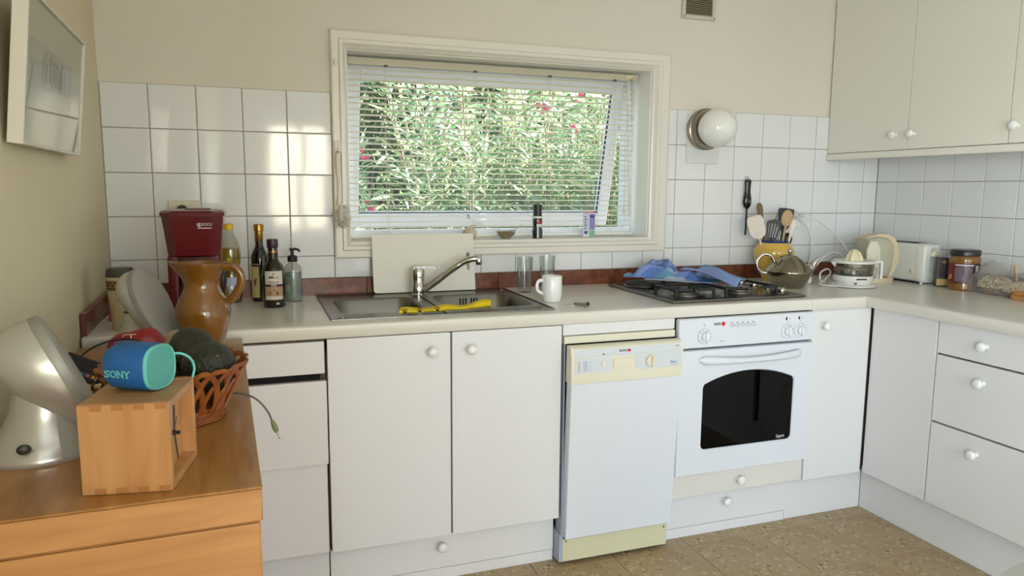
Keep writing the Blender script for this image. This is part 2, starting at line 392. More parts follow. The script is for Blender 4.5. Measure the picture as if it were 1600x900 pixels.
# ------------------------------------------------------------------ venetian blind
bl = thing('venetian_blind', 'open cream venetian blind hanging in the kitchen window', 'blind', (0, .112, 0))
bx0, bx1 = OX0 + .014, OX1 - .012
slat_m = M('cream_enamel_slat', (244, 240, 224), .35)
MB().rbox(bx0, bx1, -.018, .018, 1.752, 1.776, .002, 1).box(bx0, bx1, -.020, -.018, 1.748, 1.757).build('headrail', M('cream_headrail', (190, 184, 160), .4), bl)
sl = MB(); n = 7
pts = [(-.0125 + .025 * k / (n - 1), .0022 * (1 - ((2 * k / (n - 1)) - 1) ** 2)) for k in range(n)]
poly = pts + [(y, z - .0007) for y, z in reversed(pts)]
sl.prism(poly, bx0 + .003, bx1 - .003, 'x').rot(math.radians(-9), 'X')
sme = sl.mesh('slat', slat_m, angle=50)
zs = 1.737; pitch = .0219; k = 0
while zs - k * pitch > 1.106: link('slat', sme, bl, (0, 0, zs - k * pitch)); k += 1
MB().rbox(bx0 + .002, bx1 - .002, -.012, .012, 1.083, 1.092, .003, 2).build('bottom_rail', slat_m, bl)
cord_m = M('blind_cord', (214, 208, 190), .8)
for cx in (.975, 1.335, 1.660, 1.962):
    c = MB()
    for yy in (-.0135, .0135): c.tube([(cx, yy, 1.755), (cx, yy, 1.09)], .0007, 5)
    c.tube([(cx + .008, -.0135, 1.755), (cx + .008, -.0135, 1.09)], .0006, 5)
    c.build('ladder_cord', cord_m, bl)
    MB().rbox(cx - .008, cx + .008, -.0215, -.012, 1.744, 1.752, .001, 1).build('cord_guide', M('dark_guide', (90, 84, 74), .5), bl)
MB().rbox(2.012, 2.046, -.024, -.016, 1.755, 1.772, .002, 1).build('tilt_gear', M('ivory_gear', (222, 212, 170), .4), bl)
MB().tube([(2.040, -.025, 1.762), (2.045, -.026, 1.5), (2.048, -.026, 1.16)], .004, 8).build('tilt_wand', GLASS('clear_wand', (236, 236, 232), .15, .5), bl)
c = MB(); c.tube(bez([(2.020, -.024, 1.76), (2.016, -.026, 1.5), (2.018, -.026, 1.20)]), .0011, 5).tube(bez([(2.024, -.024, 1.76), (2.030, -.026, 1.5), (2.040, -.026, 1.22)]), .0011, 5)
po = c.build('pull_cord', cord_m, bl)
for px, pz in ((2.018, 1.178), (2.042, 1.196)):
    MB().lathe([(.002, .022), (.004, .018), (.006, 0), (.004, -.002)], 10, (px, -.026, pz)).build('tassel', M('ivory_gear', (222, 212, 170)), po)

# ================================================================== the garden outside
ground = struct('ground', 'earth of the garden outside the window', 'ground', MB().box(-8, 12, .26, 14, -.6, -.3).mesh('ground', M('garden_earth', (120, 104, 78), .95, var=(6, (92, 84, 56), .35, .65)), smooth=False))
def LEAF(name, c1, c2, c3, rough=.38, trans=.35):
    m = bpy.data.materials.new(name); m.use_nodes = True; nt = m.node_tree; b = nt.nodes['Principled BSDF']; b.inputs['Roughness'].default_value = rough
    gi = nt.nodes.new('ShaderNodeNewGeometry'); r = nt.nodes.new('ShaderNodeValToRGB'); cr = r.color_ramp
    cr.elements[0].color = lin(c1) + (1,); cr.elements[1].color = lin(c3) + (1,); e = cr.elements.new(.62); e.color = lin(c2) + (1,)
    nt.links.new(gi.outputs['Random Per Island'], r.inputs[0]); nt.links.new(r.outputs[0], b.inputs['Base Color'])
    tr = nt.nodes.new('ShaderNodeBsdfTranslucent'); nt.links.new(r.outputs[0], tr.inputs[0])
    mx = nt.nodes.new('ShaderNodeMixShader'); mx.inputs[0].default_value = trans
    nt.links.new(b.outputs[0], mx.inputs[1]); nt.links.new(tr.outputs[0], mx.inputs[2]); nt.links.new(mx.outputs[0], nt.nodes['Material Output'].inputs[0])
    return m
olea = LEAF('oleander_leaf', (92, 128, 92), (140, 170, 130), (206, 212, 160), rough=.28)
dark_leaf = LEAF('hedge_leaf', (36, 58, 34), (56, 84, 44), (92, 116, 60), trans=.2)
bark = M('stem_bark', (150, 138, 112), .8)
petal = M('pink_petal', (228, 78, 128), .5)
def leaves_mesh(name, base, dirs, L, Wd, mat, rng):
    n = len(base); d = dirs / np.linalg.norm(dirs, axis=1)[:, None]
    up_ = rng.normal(size=(n, 3)) + np.array([0, 0, 1.2]); s = np.cross(d, up_); s /= np.linalg.norm(s, axis=1)[:, None]; nn = np.cross(s, d)
    Lc = L[:, None]; Wc = Wd[:, None]; droop = np.array([0, 0, -1.0]) * (Lc * .12)
    p0 = base; p1 = base + d * Lc * .38 + s * Wc * .5 + nn * Wc * .18; p2 = base + d * Lc * .38 - s * Wc * .5 + nn * Wc * .18
    pm = base + d * Lc * .40; p3 = base + d * Lc * .74 + s * Wc * .36 + nn * Wc * .12 + droop * .5; p4 = base + d * Lc * .74 - s * Wc * .36 + nn * Wc * .12 + droop * .5
    pn = base + d * Lc * .76 + droop * .5; pt = base + d * Lc + droop
    V = np.stack([p0, p1, p2, pm, p3, p4, pn, pt], 1).reshape(-1, 3)
    F = np.array([(0, 1, 3), (0, 3, 2), (1, 4, 3), (4, 6, 3), (3, 6, 2), (6, 5, 2), (4, 7, 6), (6, 7, 5)])
    F = (F[None] + (np.arange(n) * 8)[:, None, None]).reshape(-1, 3)
    me = bpy.data.meshes.new(name); me.vertices.add(len(V)); me.vertices.foreach_set('co', V.astype(np.float32).ravel())
    me.loops.add(F.size); me.loops.foreach_set('vertex_index', F.astype(np.int32).ravel())
    me.polygons.add(len(F)); me.polygons.foreach_set('loop_start', np.arange(0, F.size, 3, dtype=np.int32))
    me.update(calc_edges=True); me.validate(); me.shade_smooth(); me.materials.append(mat); return me
def oleander(label, x, y, rad, h, seed, nb=60, flowers=()):
    rng = np.random.default_rng(seed); t = thing('oleander_bush', label, 'shrub', (x, y, -.3), 0, 'oleander bushes outside the window')
    base = []; dirs = []; st = MB()
    for i in range(nb):
        a = rng.uniform(0, 2 * PI); rr = rad * math.sqrt(rng.uniform(0, 1)); hh = h * rng.uniform(.45, 1.0)
        p0 = np.array([math.cos(a) * rr * .25, math.sin(a) * rr * .25, 0]); p1 = np.array([math.cos(a) * rr * .8, math.sin(a) * rr * .8, hh * .6]); p2 = np.array([math.cos(a) * rr * 1.15, math.sin(a) * rr * 1.15, hh])
        path = [tuple((1 - s) ** 2 * p0 + 2 * s * (1 - s) * p1 + s * s * p2) for s in np.linspace(0, 1, 7)]
        st.tube(path, [.011, .009, .008, .007, .006, .004, .002], 5)
        for s in np.linspace(.22, 1.0, 20):
            p = (1 - s) ** 2 * p0 + 2 * s * (1 - s) * p1 + s * s * p2; tan = 2 * (1 - s) * (p1 - p0) + 2 * s * (p2 - p1); tan /= np.linalg.norm(tan)
            ph = rng.uniform(0, 2 * PI)
            for k in range(3):
                o = rng.normal(size=3); o -= tan * o.dot(tan); o /= np.linalg.norm(o)
                base.append(p + rng.normal(size=3) * .02); dirs.append(o * .8 + tan * rng.uniform(.2, .9))
    base = np.array(base); dirs = np.array(dirs); n = len(base)
    f = link('foliage', leaves_mesh('foliage', base, dirs, rng.uniform(.11, .21, n), rng.uniform(.014, .024, n), olea, rng), t); f['kind'] = 'stuff'
    st.build('stems', bark, t)['kind'] = 'stuff'
    for fx, fy, fz in flowers:
        b = MB()
        for q in range(4):
            c = Vector((fx - x, fy - y, fz + .3)) + Vector(rng.normal(size=3) * .013)
            nrm = Vector((rng.normal() * .5, -1, rng.normal() * .5)).normalized(); qt = nrm.to_track_quat('Z', 'Y').to_matrix().to_4x4()
            for k in range(5):
                pm = MB().ball((.008, 0, .003), (.007, .005, .002), 8, 4).rot(2 * PI * k / 5, 'Z').xf(Matrix.Translation(c) @ qt); b.add(pm.v, pm.f)
        b.build('flower', petal, t)['kind'] = 'stuff'
    return t
oleander('oleander with pink blooms at the left edge of the window', .88, 1.40, .46, 1.80, 11, 46, ((.99, 1.0, 1.48), (1.01, .98, 1.445), (1.05, 1.0, 1.18)))
oleander('oleander behind the centre of the kitchen window', 1.86, 1.75, .56, 2.7, 12, 80)
oleander('oleander with pink blooms behind the right half of the window', 2.52, 1.62, .62, 2.7, 13, 85, ((1.97, 1.0, 1.735), (1.985, .98, 1.715), (2.18, 1.0, 1.62), (2.21, 1.0, 1.80)))
oleander('oleander seen past the open right side of the sash', 3.15, 1.9, .65, 2.6, 14, 70)
def hedge(label, x0, x1, y0, y1, h, seed, n):
    rng = np.random.default_rng(seed); t = thing('garden_hedge', label, 'hedge', ((x0 + x1) / 2, (y0 + y1) / 2, -.3), 0, 'hedges at the back of the garden')
    base = np.stack([rng.uniform(x0, x1, n) - (x0 + x1) / 2, rng.uniform(y0, y1, n) - (y0 + y1) / 2, rng.uniform(0.05, h, n)], 1)
    base[:, 2] *= 1 + .08 * np.sin(base[:, 0] * 3 + seed)
    f = link('foliage', leaves_mesh('foliage', base, rng.normal(size=(n, 3)) + np.array([0, -.3, .4]), rng.uniform(.04, .08, n), rng.uniform(.02, .034, n), dark_leaf, rng), t); f['kind'] = 'stuff'
    tr = MB()
    for k in range(7): tr.tube([(-.5 * (x1 - x0) + (k + .5) * (x1 - x0) / 7, 0, 0), (-.5 * (x1 - x0) + (k + .5) * (x1 - x0) / 7 + .05, .03, h * .8)], [.03, .012], 7)
    tr.build('trunk', bark, t)['kind'] = 'stuff'
    nx, nz = 40, 30; hw, hd = (x1 - x0) / 2 - .08, (y1 - y0) / 2 - .14
    MB().loft([[(-hw + 2 * hw * i / nx, -hd + rng.normal() * .03, .1 + (h * .94) * k / nz) for k in range(nz)] + [(-hw + 2 * hw * i / nx, hd, .1 + (h * .94) * k / nz) for k in range(nz - 1, -1, -1)] for i in range(nx + 1)]).build('dark_filler_core', M('hedge_core_shade', (44, 50, 32), .9, var=(20, (70, 78, 46), .4, .7)), t, smooth=False)  # solid dark core added to close bright sky gaps and suggest inner shade
hedge('dark clipped hedge behind the left part of the window', -.6, 2.0, 2.9, 3.5, 4.6, 21, 40000)
hedge('tall dark hedge behind the right part of the window', 2.1, 5.6, 3.2, 3.8, 3.6, 22, 34000)

# ================================================================== kitchen units
lam = M('white_laminate', (222, 220, 219), .34, bump=(220, .015))
lam_edge = M('white_edge_band', (220, 217, 210), .35)
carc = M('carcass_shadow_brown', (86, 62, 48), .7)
porc = M('white_porcelain', (234, 233, 230), .12, coat=.4)
work = M('worktop_laminate', (220, 215, 204), .22, bump=(420, .012))
KNOB = MB().lathe([(0, 0), (.009, 0), (.0085, .004), (.0075, .009), (.009, .014), (.0145, .018), (.0168, .023), (.0160, .028), (.0115, .0325), (.005, .0345), (0, .035)], 24).rot(PI / 2, 'X').mesh('knob', porc)
def knob(parent, x, y, z, rz=0.0): return link('knob', KNOB, parent, (x, y, z), (0, 0, rz))
def front(name, parent, x0, x1, z0, z1, y=YD, th=.018, mat=None, kn=None, tilt=0.0):
    o = MB().rbox(x0, x1, y, y + th, z0, z1, .0022, 2).build(name, mat or lam, parent)
    if kn: knob(o, kn[0], y, kn[1])
    return o
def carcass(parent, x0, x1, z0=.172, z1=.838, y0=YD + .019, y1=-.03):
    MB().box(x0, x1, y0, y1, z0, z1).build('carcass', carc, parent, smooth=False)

# drawer unit at the left, partly behind the chest
u = thing('drawer_unit', 'white drawer unit beside the wooden chest, its middle drawer ajar', 'cabinet')
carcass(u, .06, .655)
front('drawer_front', u, .062, .652, .737, .833)
MB().box(.062, .640, YD + .018, YD + .030, .716, .736).build('shadow_gap', M('black_gap', (14, 12, 11), .9), u, smooth=False)  # black strip painted in for the shade between the drawers
front('drawer_front', u, .062, .655, .462, .717, YD - .012)
front('drawer_front', u, .062, .652, .176, .460, YD + .004)
front('plinth', u, .062, .654, .0, .168, -.600)
# sink unit
u = thing('sink_cabinet', 'white two door sink cabinet with a drawer in its plinth', 'cabinet')
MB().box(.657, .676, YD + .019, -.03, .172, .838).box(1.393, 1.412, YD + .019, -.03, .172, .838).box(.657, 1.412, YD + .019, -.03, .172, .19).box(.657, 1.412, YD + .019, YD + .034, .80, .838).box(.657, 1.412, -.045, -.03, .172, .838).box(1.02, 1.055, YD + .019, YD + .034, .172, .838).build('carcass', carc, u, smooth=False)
front('door', u, .660, 1.0345, .173, .838, kn=(.974, .783))
front('door', u, 1.0395, 1.411, .173, .838, kn=(1.098, .783))
front('plinth_drawer', u, .657, 1.41, .040, .168, -.602, kn=(1.011, .122))
front('plinth', u, .657, 1.41, .0, .038, -.600, .012)
# filler strip above the dishwasher
tag(MB().rbox(1.416, 1.838, YD + .002, YD + .020, .803, .840, .0015, 1).build('filler_strip', lam), 'white filler strip under the worktop above the dishwasher', 'panel')
# corner unit with one door
u = thing('corner_cabinet', 'white corner cabinet with one narrow door right of the oven', 'cabinet')
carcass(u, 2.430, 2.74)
front('door', u, 2.431, 2.712, .173, .835, kn=(2.482, .779))
MB().box(2.428, 2.72, YD + .0005, YD + .016, .836, .8405).build('top_rail', lam_edge, u, smooth=False)
front('plinth', u, 2.394, 2.7698, .0, .172, -.598)
# right run, facing left
def front_r(name, parent, y0, y1, z0, z1, x=2.7195, th=.018, kn=None):
    o = MB().rbox(x, x + th, y1, y0, z0, z1, .0022, 2).build(name, lam, parent)
    if kn: knob(o, x, kn[0], kn[1], -PI / 2)
    return o
u = thing('blind_corner_panel', 'plain white corner panel left of the drawers on the right', 'cabinet')
MB().box(2.739, XC - .02, -.933, -.64, .172, .838).build('carcass', carc, u, smooth=False)
front_r('panel', u, -.651, -.934, .173, .836)
front_r('plinth', u, -.598, -1.349, .0, .172, 2.770)
u = thing('drawer_unit', 'white unit of three drawers with round knobs on the right', 'cabinet')
MB().box(2.739, XC - .02, -1.318, -.938, .172, .838).build('carcass', carc, u, smooth=False)
for z0, z1, kz in ((.722, .836, .779), (.477, .716, .655), (.173, .471, .411)): front_r('drawer_front', u, -.940, -1.316, z0, z1, kn=(-1.118, kz))
u = thing('base_cabinet', 'white base cabinet at the right edge beside the three drawers', 'cabinet')
MB().box(2.739, XC - .02, -1.95, -1.352, .172, .838).build('carcass', carc, u, smooth=False)
front_r('door', u, -1.354, -1.948, .173, .836, kn=(-1.41, .779)); front_r('plinth', u, -1.351, -1.95, .0, .172, 2.770)

# worktops
SX0, SX1, SY0, SY1 = .680, 1.412, -.587, -.044      # sink plate
def nose(y=YC, z0=.841, z1=ZC, r=.008, back=-.58):
    return [(back, z0), (y + .002, z0), (y, z0 + .002)] + [(y + r - r * math.cos(t), z1 - r + r * math.sin(t)) for t in [PI / 2 * k / 5 for k in range(6)]] + [(back, z1)]
wt = MB(); hx0, hx1, hy0, hy1 = SX0 + .02, SX1 - .02, SY0 + .02, SY1 - .02
wt.prism(nose(back=hy0), .030, 2.4235, 'x').box(.030, hx0, hy0, -.001, .841, ZC).box(hx1, 2.4235, hy0, -.001, .841, ZC).box(hx0, hx1, hy1, -.001, .841, ZC)
tag(wt.build('worktop', work, angle=50), 'long cream white worktop carrying the sink and hob', 'worktop')
wt = MB(); wt.prism(nose(back=-.60), 2.4245, 2.6815, 'x').box(2.4245, XC - .001, -.60, -.001, .841, ZC).box(2.6815, XC - .001, YC, -.60, .841, ZC)
tag(wt.build('worktop', work, angle=50), 'corner piece of worktop between hob and toaster', 'worktop')
wt = MB(); pr_ = [(-(y - YC) * -1 + 2.6815, z) for y, z in nose(back=-.58)]
wt.prism(pr_, -1.97, YC - .001, 'y').box(pr_[0][0], XC - .001, -1.97, YC - .001, .841, ZC)
tag(wt.build('worktop', work, angle=50), 'worktop along the right wall with the jar and bag', 'worktop')

# wall cupboards on the right wall
u = thing('wall_cupboard', 'cream white wall cupboards with three doors above the right worktop', 'cupboard')
cup = M('cream_cupboard', (230, 226, 212), .32, bump=(200, .012))
MB().box(3.058, XC - .002, -1.80, -.004, 1.456, 2.30).build('carcass', cup, u, smooth=False)
def updoor(y0, y1, ky):
    o = MB().rbox(3.038, 3.057, y1, y0, 1.456, 2.30, .002, 2).build('door', cup, u)
    knob(o, 3.038, ky, 1.517, -PI / 2)
updoor(-.006, -.4485, -.391); updoor(-.4515, -.884, -.481); updoor(-.887, -1.34, -.915); updoor(-1.343, -1.795, -1.70)
MB().rbox(3.030, 3.056, -1.80, -.002, 1.424, 1.454, .006, 3).build('light_rail', cup, u)
MB().box(3.056, XC - .002, -1.80, -.004, 1.440, 1.4555).build('underside', cup, u, smooth=False)

# ------------------------------------------------------------------ dishwasher
app = M('white_enamel', (218, 220, 226), .28)
ivory = M('ivory_plastic', (222, 216, 194), .38)
panel_grey = M('pale_panel_print', (206, 210, 214), .4)
ink = M('black_ink', (22, 20, 20), .6); red_ink = M('red_ink', (196, 44, 40), .5); grey_ink = M('grey_ink', (120, 124, 130), .6); amber = M('amber_lens', (206, 150, 40), .3); blue_ink = M('blue_ink', (70, 120, 190), .5)
dark_red = M('dark_red_lens', (96, 20, 18), .25)
metal_grey = M('galvanised_side', (168, 176, 190), .5, .2)
dw = thing('dishwasher', 'white slim dishwasher with ivory control panel, door slightly ajar', 'dishwasher')
MB().box(1.420, 1.838, -.628, -.05, .03, .800).build('tub', M('tub_dark', (34, 34, 36), .7), dw, smooth=False)
MB().rbox(1.418, 1.836, YD - .006, YD + .02, .776, .801, .003, 2).build('top_strip', ivory, dw)
MB().box(1.419, 1.424, -.648, -.60, .10, .775).build('side_trim', metal_grey, dw, smooth=False)
dd = bpy.data.objects.new('door', None); COL.objects.link(dd); dd.parent = dw; dd.location = (0, -.640, .107); dd.rotation_euler = (math.radians(2.6), 0, 0); dd.empty_display_size = .02
MB().rbox(1.424, 1.834, -.036, .004, .0, .546, .004, 2).build('door_panel', app, dd)
cpf = MB(); prof_y = [(.004, .547), (-.040, .547), (-.041, .556), (-.036, .640), (-.028, .662), (-.020, .668), (.004, .668)]
cpf.prism(prof_y, 1.421, 1.837, 'x').build('control_panel', ivory, dd, angle=30)
def on_dw(x0, x1, z0, z1, name, mat, dy=0.0):   # thin plate following the sloped panel front
    f = lambda z: -.041 + (z - .556) * (.005 / .084) if z < .640 else -.036 + (z - .640) * (.008 / .022)
    m_ = MB(); m_.add([(x0, f(z0) - .0008 - dy, z0), (x1, f(z0) - .0008 - dy, z0), (x1, f(z1) - .0008 - dy, z1), (x0, f(z1) - .0008 - dy, z1), (x0, f(z0) + .002, z0), (x1, f(z0) + .002, z0), (x1, f(z1) + .002, z1), (x0, f(z1) + .002, z1)],
                      [(0, 1, 2, 3), (7, 6, 5, 4), (0, 4, 5, 1), (1, 5, 6, 2), (2, 6, 7, 3), (3, 7, 4, 0)]); return m_.build(name, mat, dd, smooth=False)
on_dw(1.432, 1.830, .634, .639, 'fascia', panel_grey); on_dw(1.432, 1.830, .6395, .659, 'fascia', panel_grey)
on_dw(1.432, 1.566, .582, .632, 'fascia', panel_grey); on_dw(1.654, 1.830, .582, .632, 'fascia', panel_grey)
on_dw(1.570, 1.650, .590, .626, 'handle_recess', M('ivory_dark', (210, 202, 174), .4)); on_dw(1.572, 1.648, .592, .624, 'handle_flap', ivory, .0012)
on_dw(1.528, 1.541, .600, .620, 'button', ivory, .004)
on_dw(1.532, 1.539, .6405, .6435, 'indicator', dark_red, .001)
for k in range(5):
    on_dw(1.445, 1.450, .590 + k * .007, .5935 + k * .007, 'indicator', amber, .001); on_dw(1.463, 1.478, .5908 + k * .007, .5925 + k * .007, 'caption', blue_ink, .0005); on_dw(1.486, 1.489, .5908 + k * .007, .5925 + k * .007, 'caption', grey_ink, .0005)
MB().lathe([(.021, 0), (.021, .007), (.019, .009), (0, .0095)], 28).rot(PI / 2, 'X').build('program_dial', ivory, dd, (1.712, -.0385, .608))
MB().rbox(1.709, 1.715, -.055, -.040, .590, .626, .002, 1).build('dial_grip', ivory, dd)
text('FAGOR', .0115, (1.607, -.0345, .6475), ink, dd, bold=.03, width=.026)
MB().lathe([(.0065, 0), (.0065, .0008), (0, .0009)], 18).rot(PI / 2, 'X').build('logo_disc', red_ink, dd, (1.630, -.0342, .6475))
MB().tube(bez([(1.788, -.0400, .594), (1.790, -.0400, .602), (1.794, -.0400, .596), (1.797, -.0400, .600), (1.800, -.0400, .595), (1.803, -.0400, .600), (1.806, -.0400, .595), (1.811, -.0400, .600)], 4), .0009, 5).build('script_mark', blue_ink, dd)
MB().tube(bez([(1.786, -.0402, .590), (1.800, -.0402, .589), (1.816, -.0402, .594)], 4), .0006, 5).build('swoosh', amber, dd)
on_dw(1.809, 1.821, .651, .6535, 'model_mark', grey_ink, .0005)
kp = MB().rbox(1.425, 1.832, -.652, -.640, .014, .094, .002, 1).build('kick_plate', M('aged_ivory_plate', (208, 203, 168), .4), dw)
MB().box(1.412, 1.426, -.650, -.56, .014, .115).build('kick_side', metal_grey, dw, smooth=False)
for sx in (1.437, 1.818): MB().lathe([(.003, 0), (.003, .001), (0, .0012)], 10).rot(PI / 2, 'X').build('screw', ink, kp, (sx, -.6525, .083 if sx > 1.6 else .088))
for fx in (1.45, 1.60, 1.80): MB().lathe([(.012, .001), (.014, .004), (.008, .010), (.008, .03)], 12, (fx, -.62, 0)).build('foot', ink, dw)

# ------------------------------------------------------------------ oven
ov = thing('oven', 'white built-in oven with arched dark glass door under the hob', 'oven')
MB().box(1.850, 2.42, -.632, -.05, .262, .835).build('oven_case', M('black_gap', (14, 12, 11)), ov, smooth=False)
MB().rbox(1.845, 2.424, YD - .018, YD + .01, .731, .837, .006, 3).build('control_panel', app, ov)
def dial(x, z, r):
    o = MB().lathe([(r, 0), (r, .004), (r * .93, .006), (r * .6, .0065), (r * .55, .014), (0, .015)], 28).rot(PI / 2, 'X').build('dial', app, ov, (x, YD - .018, z))
    MB().rbox(-.005, .005, -.024, -.006, -r * .62, r * .62, .004, 2).build('dial_grip', porc, o)
    for k in range(8):
        a = math.radians(200 - 30 * k - 60); MB().box(-.0012, .0012, -.0068, -.004, -.0016, .0016).mv(r * .8 * math.cos(a), 0, r * .8 * math.sin(a)).build('mark', ink, o, smooth=False)
    MB().box(-.001, .001, -.0008, .001, r + .006, r + .009).build('mark', ink, o, smooth=False)
dial(1.947, .774, .0285); dial(2.300, .772, .0275); dial(2.358, .773, .0275)
for x, n_ in ((2.296, ink), (2.353, dark_red)): MB().lathe([(.0042, 0), (.0042, .0015), (0, .002)], 12, sx=.8, sy=1.5).rot(PI / 2, 'X').build('indicator', n_, ov, (x, YD - .018, .818))
text('O', .008, (1.944, YD - .0184, .816), grey_ink, ov); text('D', .008, (2.312, YD - .0184, .816), grey_ink, ov); text('°C', .008, (2.370, YD - .0184, .817), grey_ink, ov)
text('FAGOR', .0125, (1.999, YD - .0184, .814), ink, ov, bold=.03, width=.028)
MB().lathe([(.0078, 0), (.0078, .0008), (0, .0009)], 18).rot(PI / 2, 'X').build('logo_disc', red_ink, ov, (2.0235, YD - .018, .8138))
MB().box(2.014, 2.028, YD - .0186, YD - .017, .7505, .7525).build('model_mark', grey_ink, ov, smooth=False)
for k in range(5):
    ex = 2.062 + k * .0225
    o = MB().tube([(ex + .0095 * math.cos(a), YD - .0184, .806 + .0055 * math.sin(a)) for a in [2 * PI * q / 18 for q in range(18)]], .0006, 5, closed=True).build('button_outline', grey_ink, ov)
    MB().box(ex - .006, ex + .001, YD - .0186, YD - .017, .8135, .8165).build('symbol', grey_ink, ov, smooth=False); MB().box(ex - .003 + .001 * k, ex + .004, YD - .0186, YD - .017, .8045, .8065).build('symbol', grey_ink, ov, smooth=False)
# door with an arched window: a plate with a hole
wy0, wy1 = YD - .020, YD + .012
bot, top_l, top_r, xl, xr = .355, .612, .640, 1.948, 2.348
def arch(ins=0.0):
    x0, x1, zb = xl + ins, xr - ins, bot + ins; r = .018 - ins * .4; pts_ = []
    pts_ += arc(x0 + r, zb + r, r, 180, 270, 4) + arc(x1 - r, zb + r, r, 270, 360, 4)
    tl = .598 - ins; n_ = 14
    top = [(x1 - (x1 - x0) * k / n_, tl + .042 * (1 - ((2.0 * k / n_) - 1) ** 2)) for k in range(n_ + 1)]
    top[0] = (x1, tl - .010); top[-1] = (x0, tl - .010); top.insert(1, (x1 - .006, tl + .002)); top.insert(-1, (x0 + .006, tl + .002))
    return pts_ + top
A = arch(); dx0, dx1, dz0, dz1 = 1.848, 2.424, .268, .724
outer = []
cxm, czm = (xl + xr) / 2, (bot + .62) / 2
for x, z in A:     # outer ring matched by ray to the door's rectangle
    ddx, ddz = x - cxm, z - czm; k_ = min(((dx1 if ddx > 0 else dx0) - cxm) / ddx if abs(ddx) > 1e-6 else 9e9, ((dz1 if ddz > 0 else dz0) - czm) / ddz if abs(ddz) > 1e-6 else 9e9)
    outer.append((cxm + ddx * k_, czm + ddz * k_))
for cxx, czz in ((dx0, dz0), (dx1, dz0), (dx1, dz1), (dx0, dz1)):
    i = min(range(len(outer)), key=lambda i: (outer[i][0] - cxx) ** 2 + (outer[i][1] - czz) ** 2); outer[i] = (cxx, czz)
d_ = MB(); d_.loft([[(x, wy1, z) for x, z in outer], [(x, wy0 + .004, z) for x, z in outer], [(cxm + (x - cxm) * .993, wy0, czm + (z - czm) * .992) for x, z in outer], [(x, wy0, z) for x, z in A], [(cxm + (x - cxm) * .985, wy0 + .004, czm + (z - czm) * .98) for x, z in A], [(cxm + (x - cxm) * .985, wy1, czm + (z - czm) * .98) for x, z in A]], caps=False)
od = d_.build('oven_door', app, ov, angle=30)
MB().prism(A, wy0 + .005, wy0 + .009, 'y').build('oven_glass', GLASS('dark_oven_glass', (126, 130, 130), .015, .10), od, smooth=False)
blk = M('oven_black', (20, 21, 22), .35)
cav = MB(); cav.box(1.93, 2.37, -.20, -.19, .30, .66).box(1.93, 1.94, -.60, -.19, .30, .66).box(2.31, 2.315, -.60, -.19, .30, .66).box(1.93, 2.37, -.60, -.19, .30, .31).box(1.93, 2.37, -.60, -.19, .65, .66)
cav.build('oven_cavity', blk, ov, smooth=False)
rk = MB(); 
for k in range(9): rk.tube([(1.945, -.58 + k * .045, .468), (2.305, -.58 + k * .045, .468)], .0016, 5)
for x in (1.945, 2.305): rk.tube([(x, -.59, .468), (x, -.2, .468)], .0022, 5)
rk.build('oven_rack', M('rack_steel', (214, 196, 140), .4, .0), ov)
ld = MB()
for k in range(6): ld.ball((2.305, -.5, .385 + k * .045), .0028, 6, 4)
ld.build('rack_guide_studs', M('steel_stud', (190, 190, 190), .25, 1.0), ov)
h_ = MB(); rings = []
for k in range(25):
    s = k / 24; x = 1.925 + s * .445; hh = .0105 + .0075 * (2 * s - 1) ** 2; cz = .672 + hh; ed = min(s, 1 - s); e_ = math.sqrt(max(.02, 1 - (1 - min(1, ed * 16)) ** 2))
    yy = YD - .022 - .026 * math.sin(PI * s) ** .5
    rings.append([(x, yy + .010 * e_ * math.cos(a), cz + hh * e_ * math.sin(a)) for a in [2 * PI * q / 14 for q in range(14)]])
h_.loft(rings).build('door_handle', app, od)
text('Elegance', .018, (2.300, wy0 + .0046, .372), M('white_print', (214, 216, 214), .5), od, width=.036, face=FRONT @ Matrix.Rotation(.05, 4, 'Z'))
# drawers under the oven
u = thing('oven_base_unit', 'white base unit with two knobbed drawers under the oven', 'cabinet')
front('drawer_front', u, 1.850, 2.424, .178, .261, kn=(2.132, .222), mat=M('cream_laminate', (218, 213, 204), .34))
MB().box(1.852, 2.42, YD + .019, -.1, .178, .258).build('drawer_box', carc, u, smooth=False)
front('plinth_drawer', u, 1.842, 2.392, .040, .170, -.604, kn=(2.108, .124))
front('plinth', u, 1.842, 2.390, .0, .038, -.602, .012)

# ================================================================== sink and tap
steel = M('brushed_steel', (124, 121, 114), .28, 1.0, bump=(300, .01))
chrome = M('chrome', (200, 198, 192), .07, 1.0)
def rect_match(pts, x0, x1, y0, y1):
    cx, cy = (x0 + x1) / 2, (y0 + y1) / 2; hx = sum(p[0] for p in pts) / len(pts); hy = sum(p[1] for p in pts) / len(pts); out = []
    for x, y in pts:
        dx, dy = x - hx, y - hy
        kx = ((x1 if dx > 0 else x0) - hx) / dx if abs(dx) > 1e-7 else 9e9; ky = ((y1 if dy > 0 else y0) - hy) / dy if abs(dy) > 1e-7 else 9e9
        k = min(kx, ky); out.append([hx + dx * k, hy + dy * k])
    for c in ((x0, y0), (x1, y0), (x1, y1), (x0, y1)):
        i = min(range(len(out)), key=lambda i: (out[i][0] - c[0]) ** 2 + (out[i][1] - c[1]) ** 2); out[i] = list(c)
    return out
sk = thing('double_sink', 'stainless steel double bowl sink set in the worktop', 'sink', (0, 0, ZC))
zt = .0045
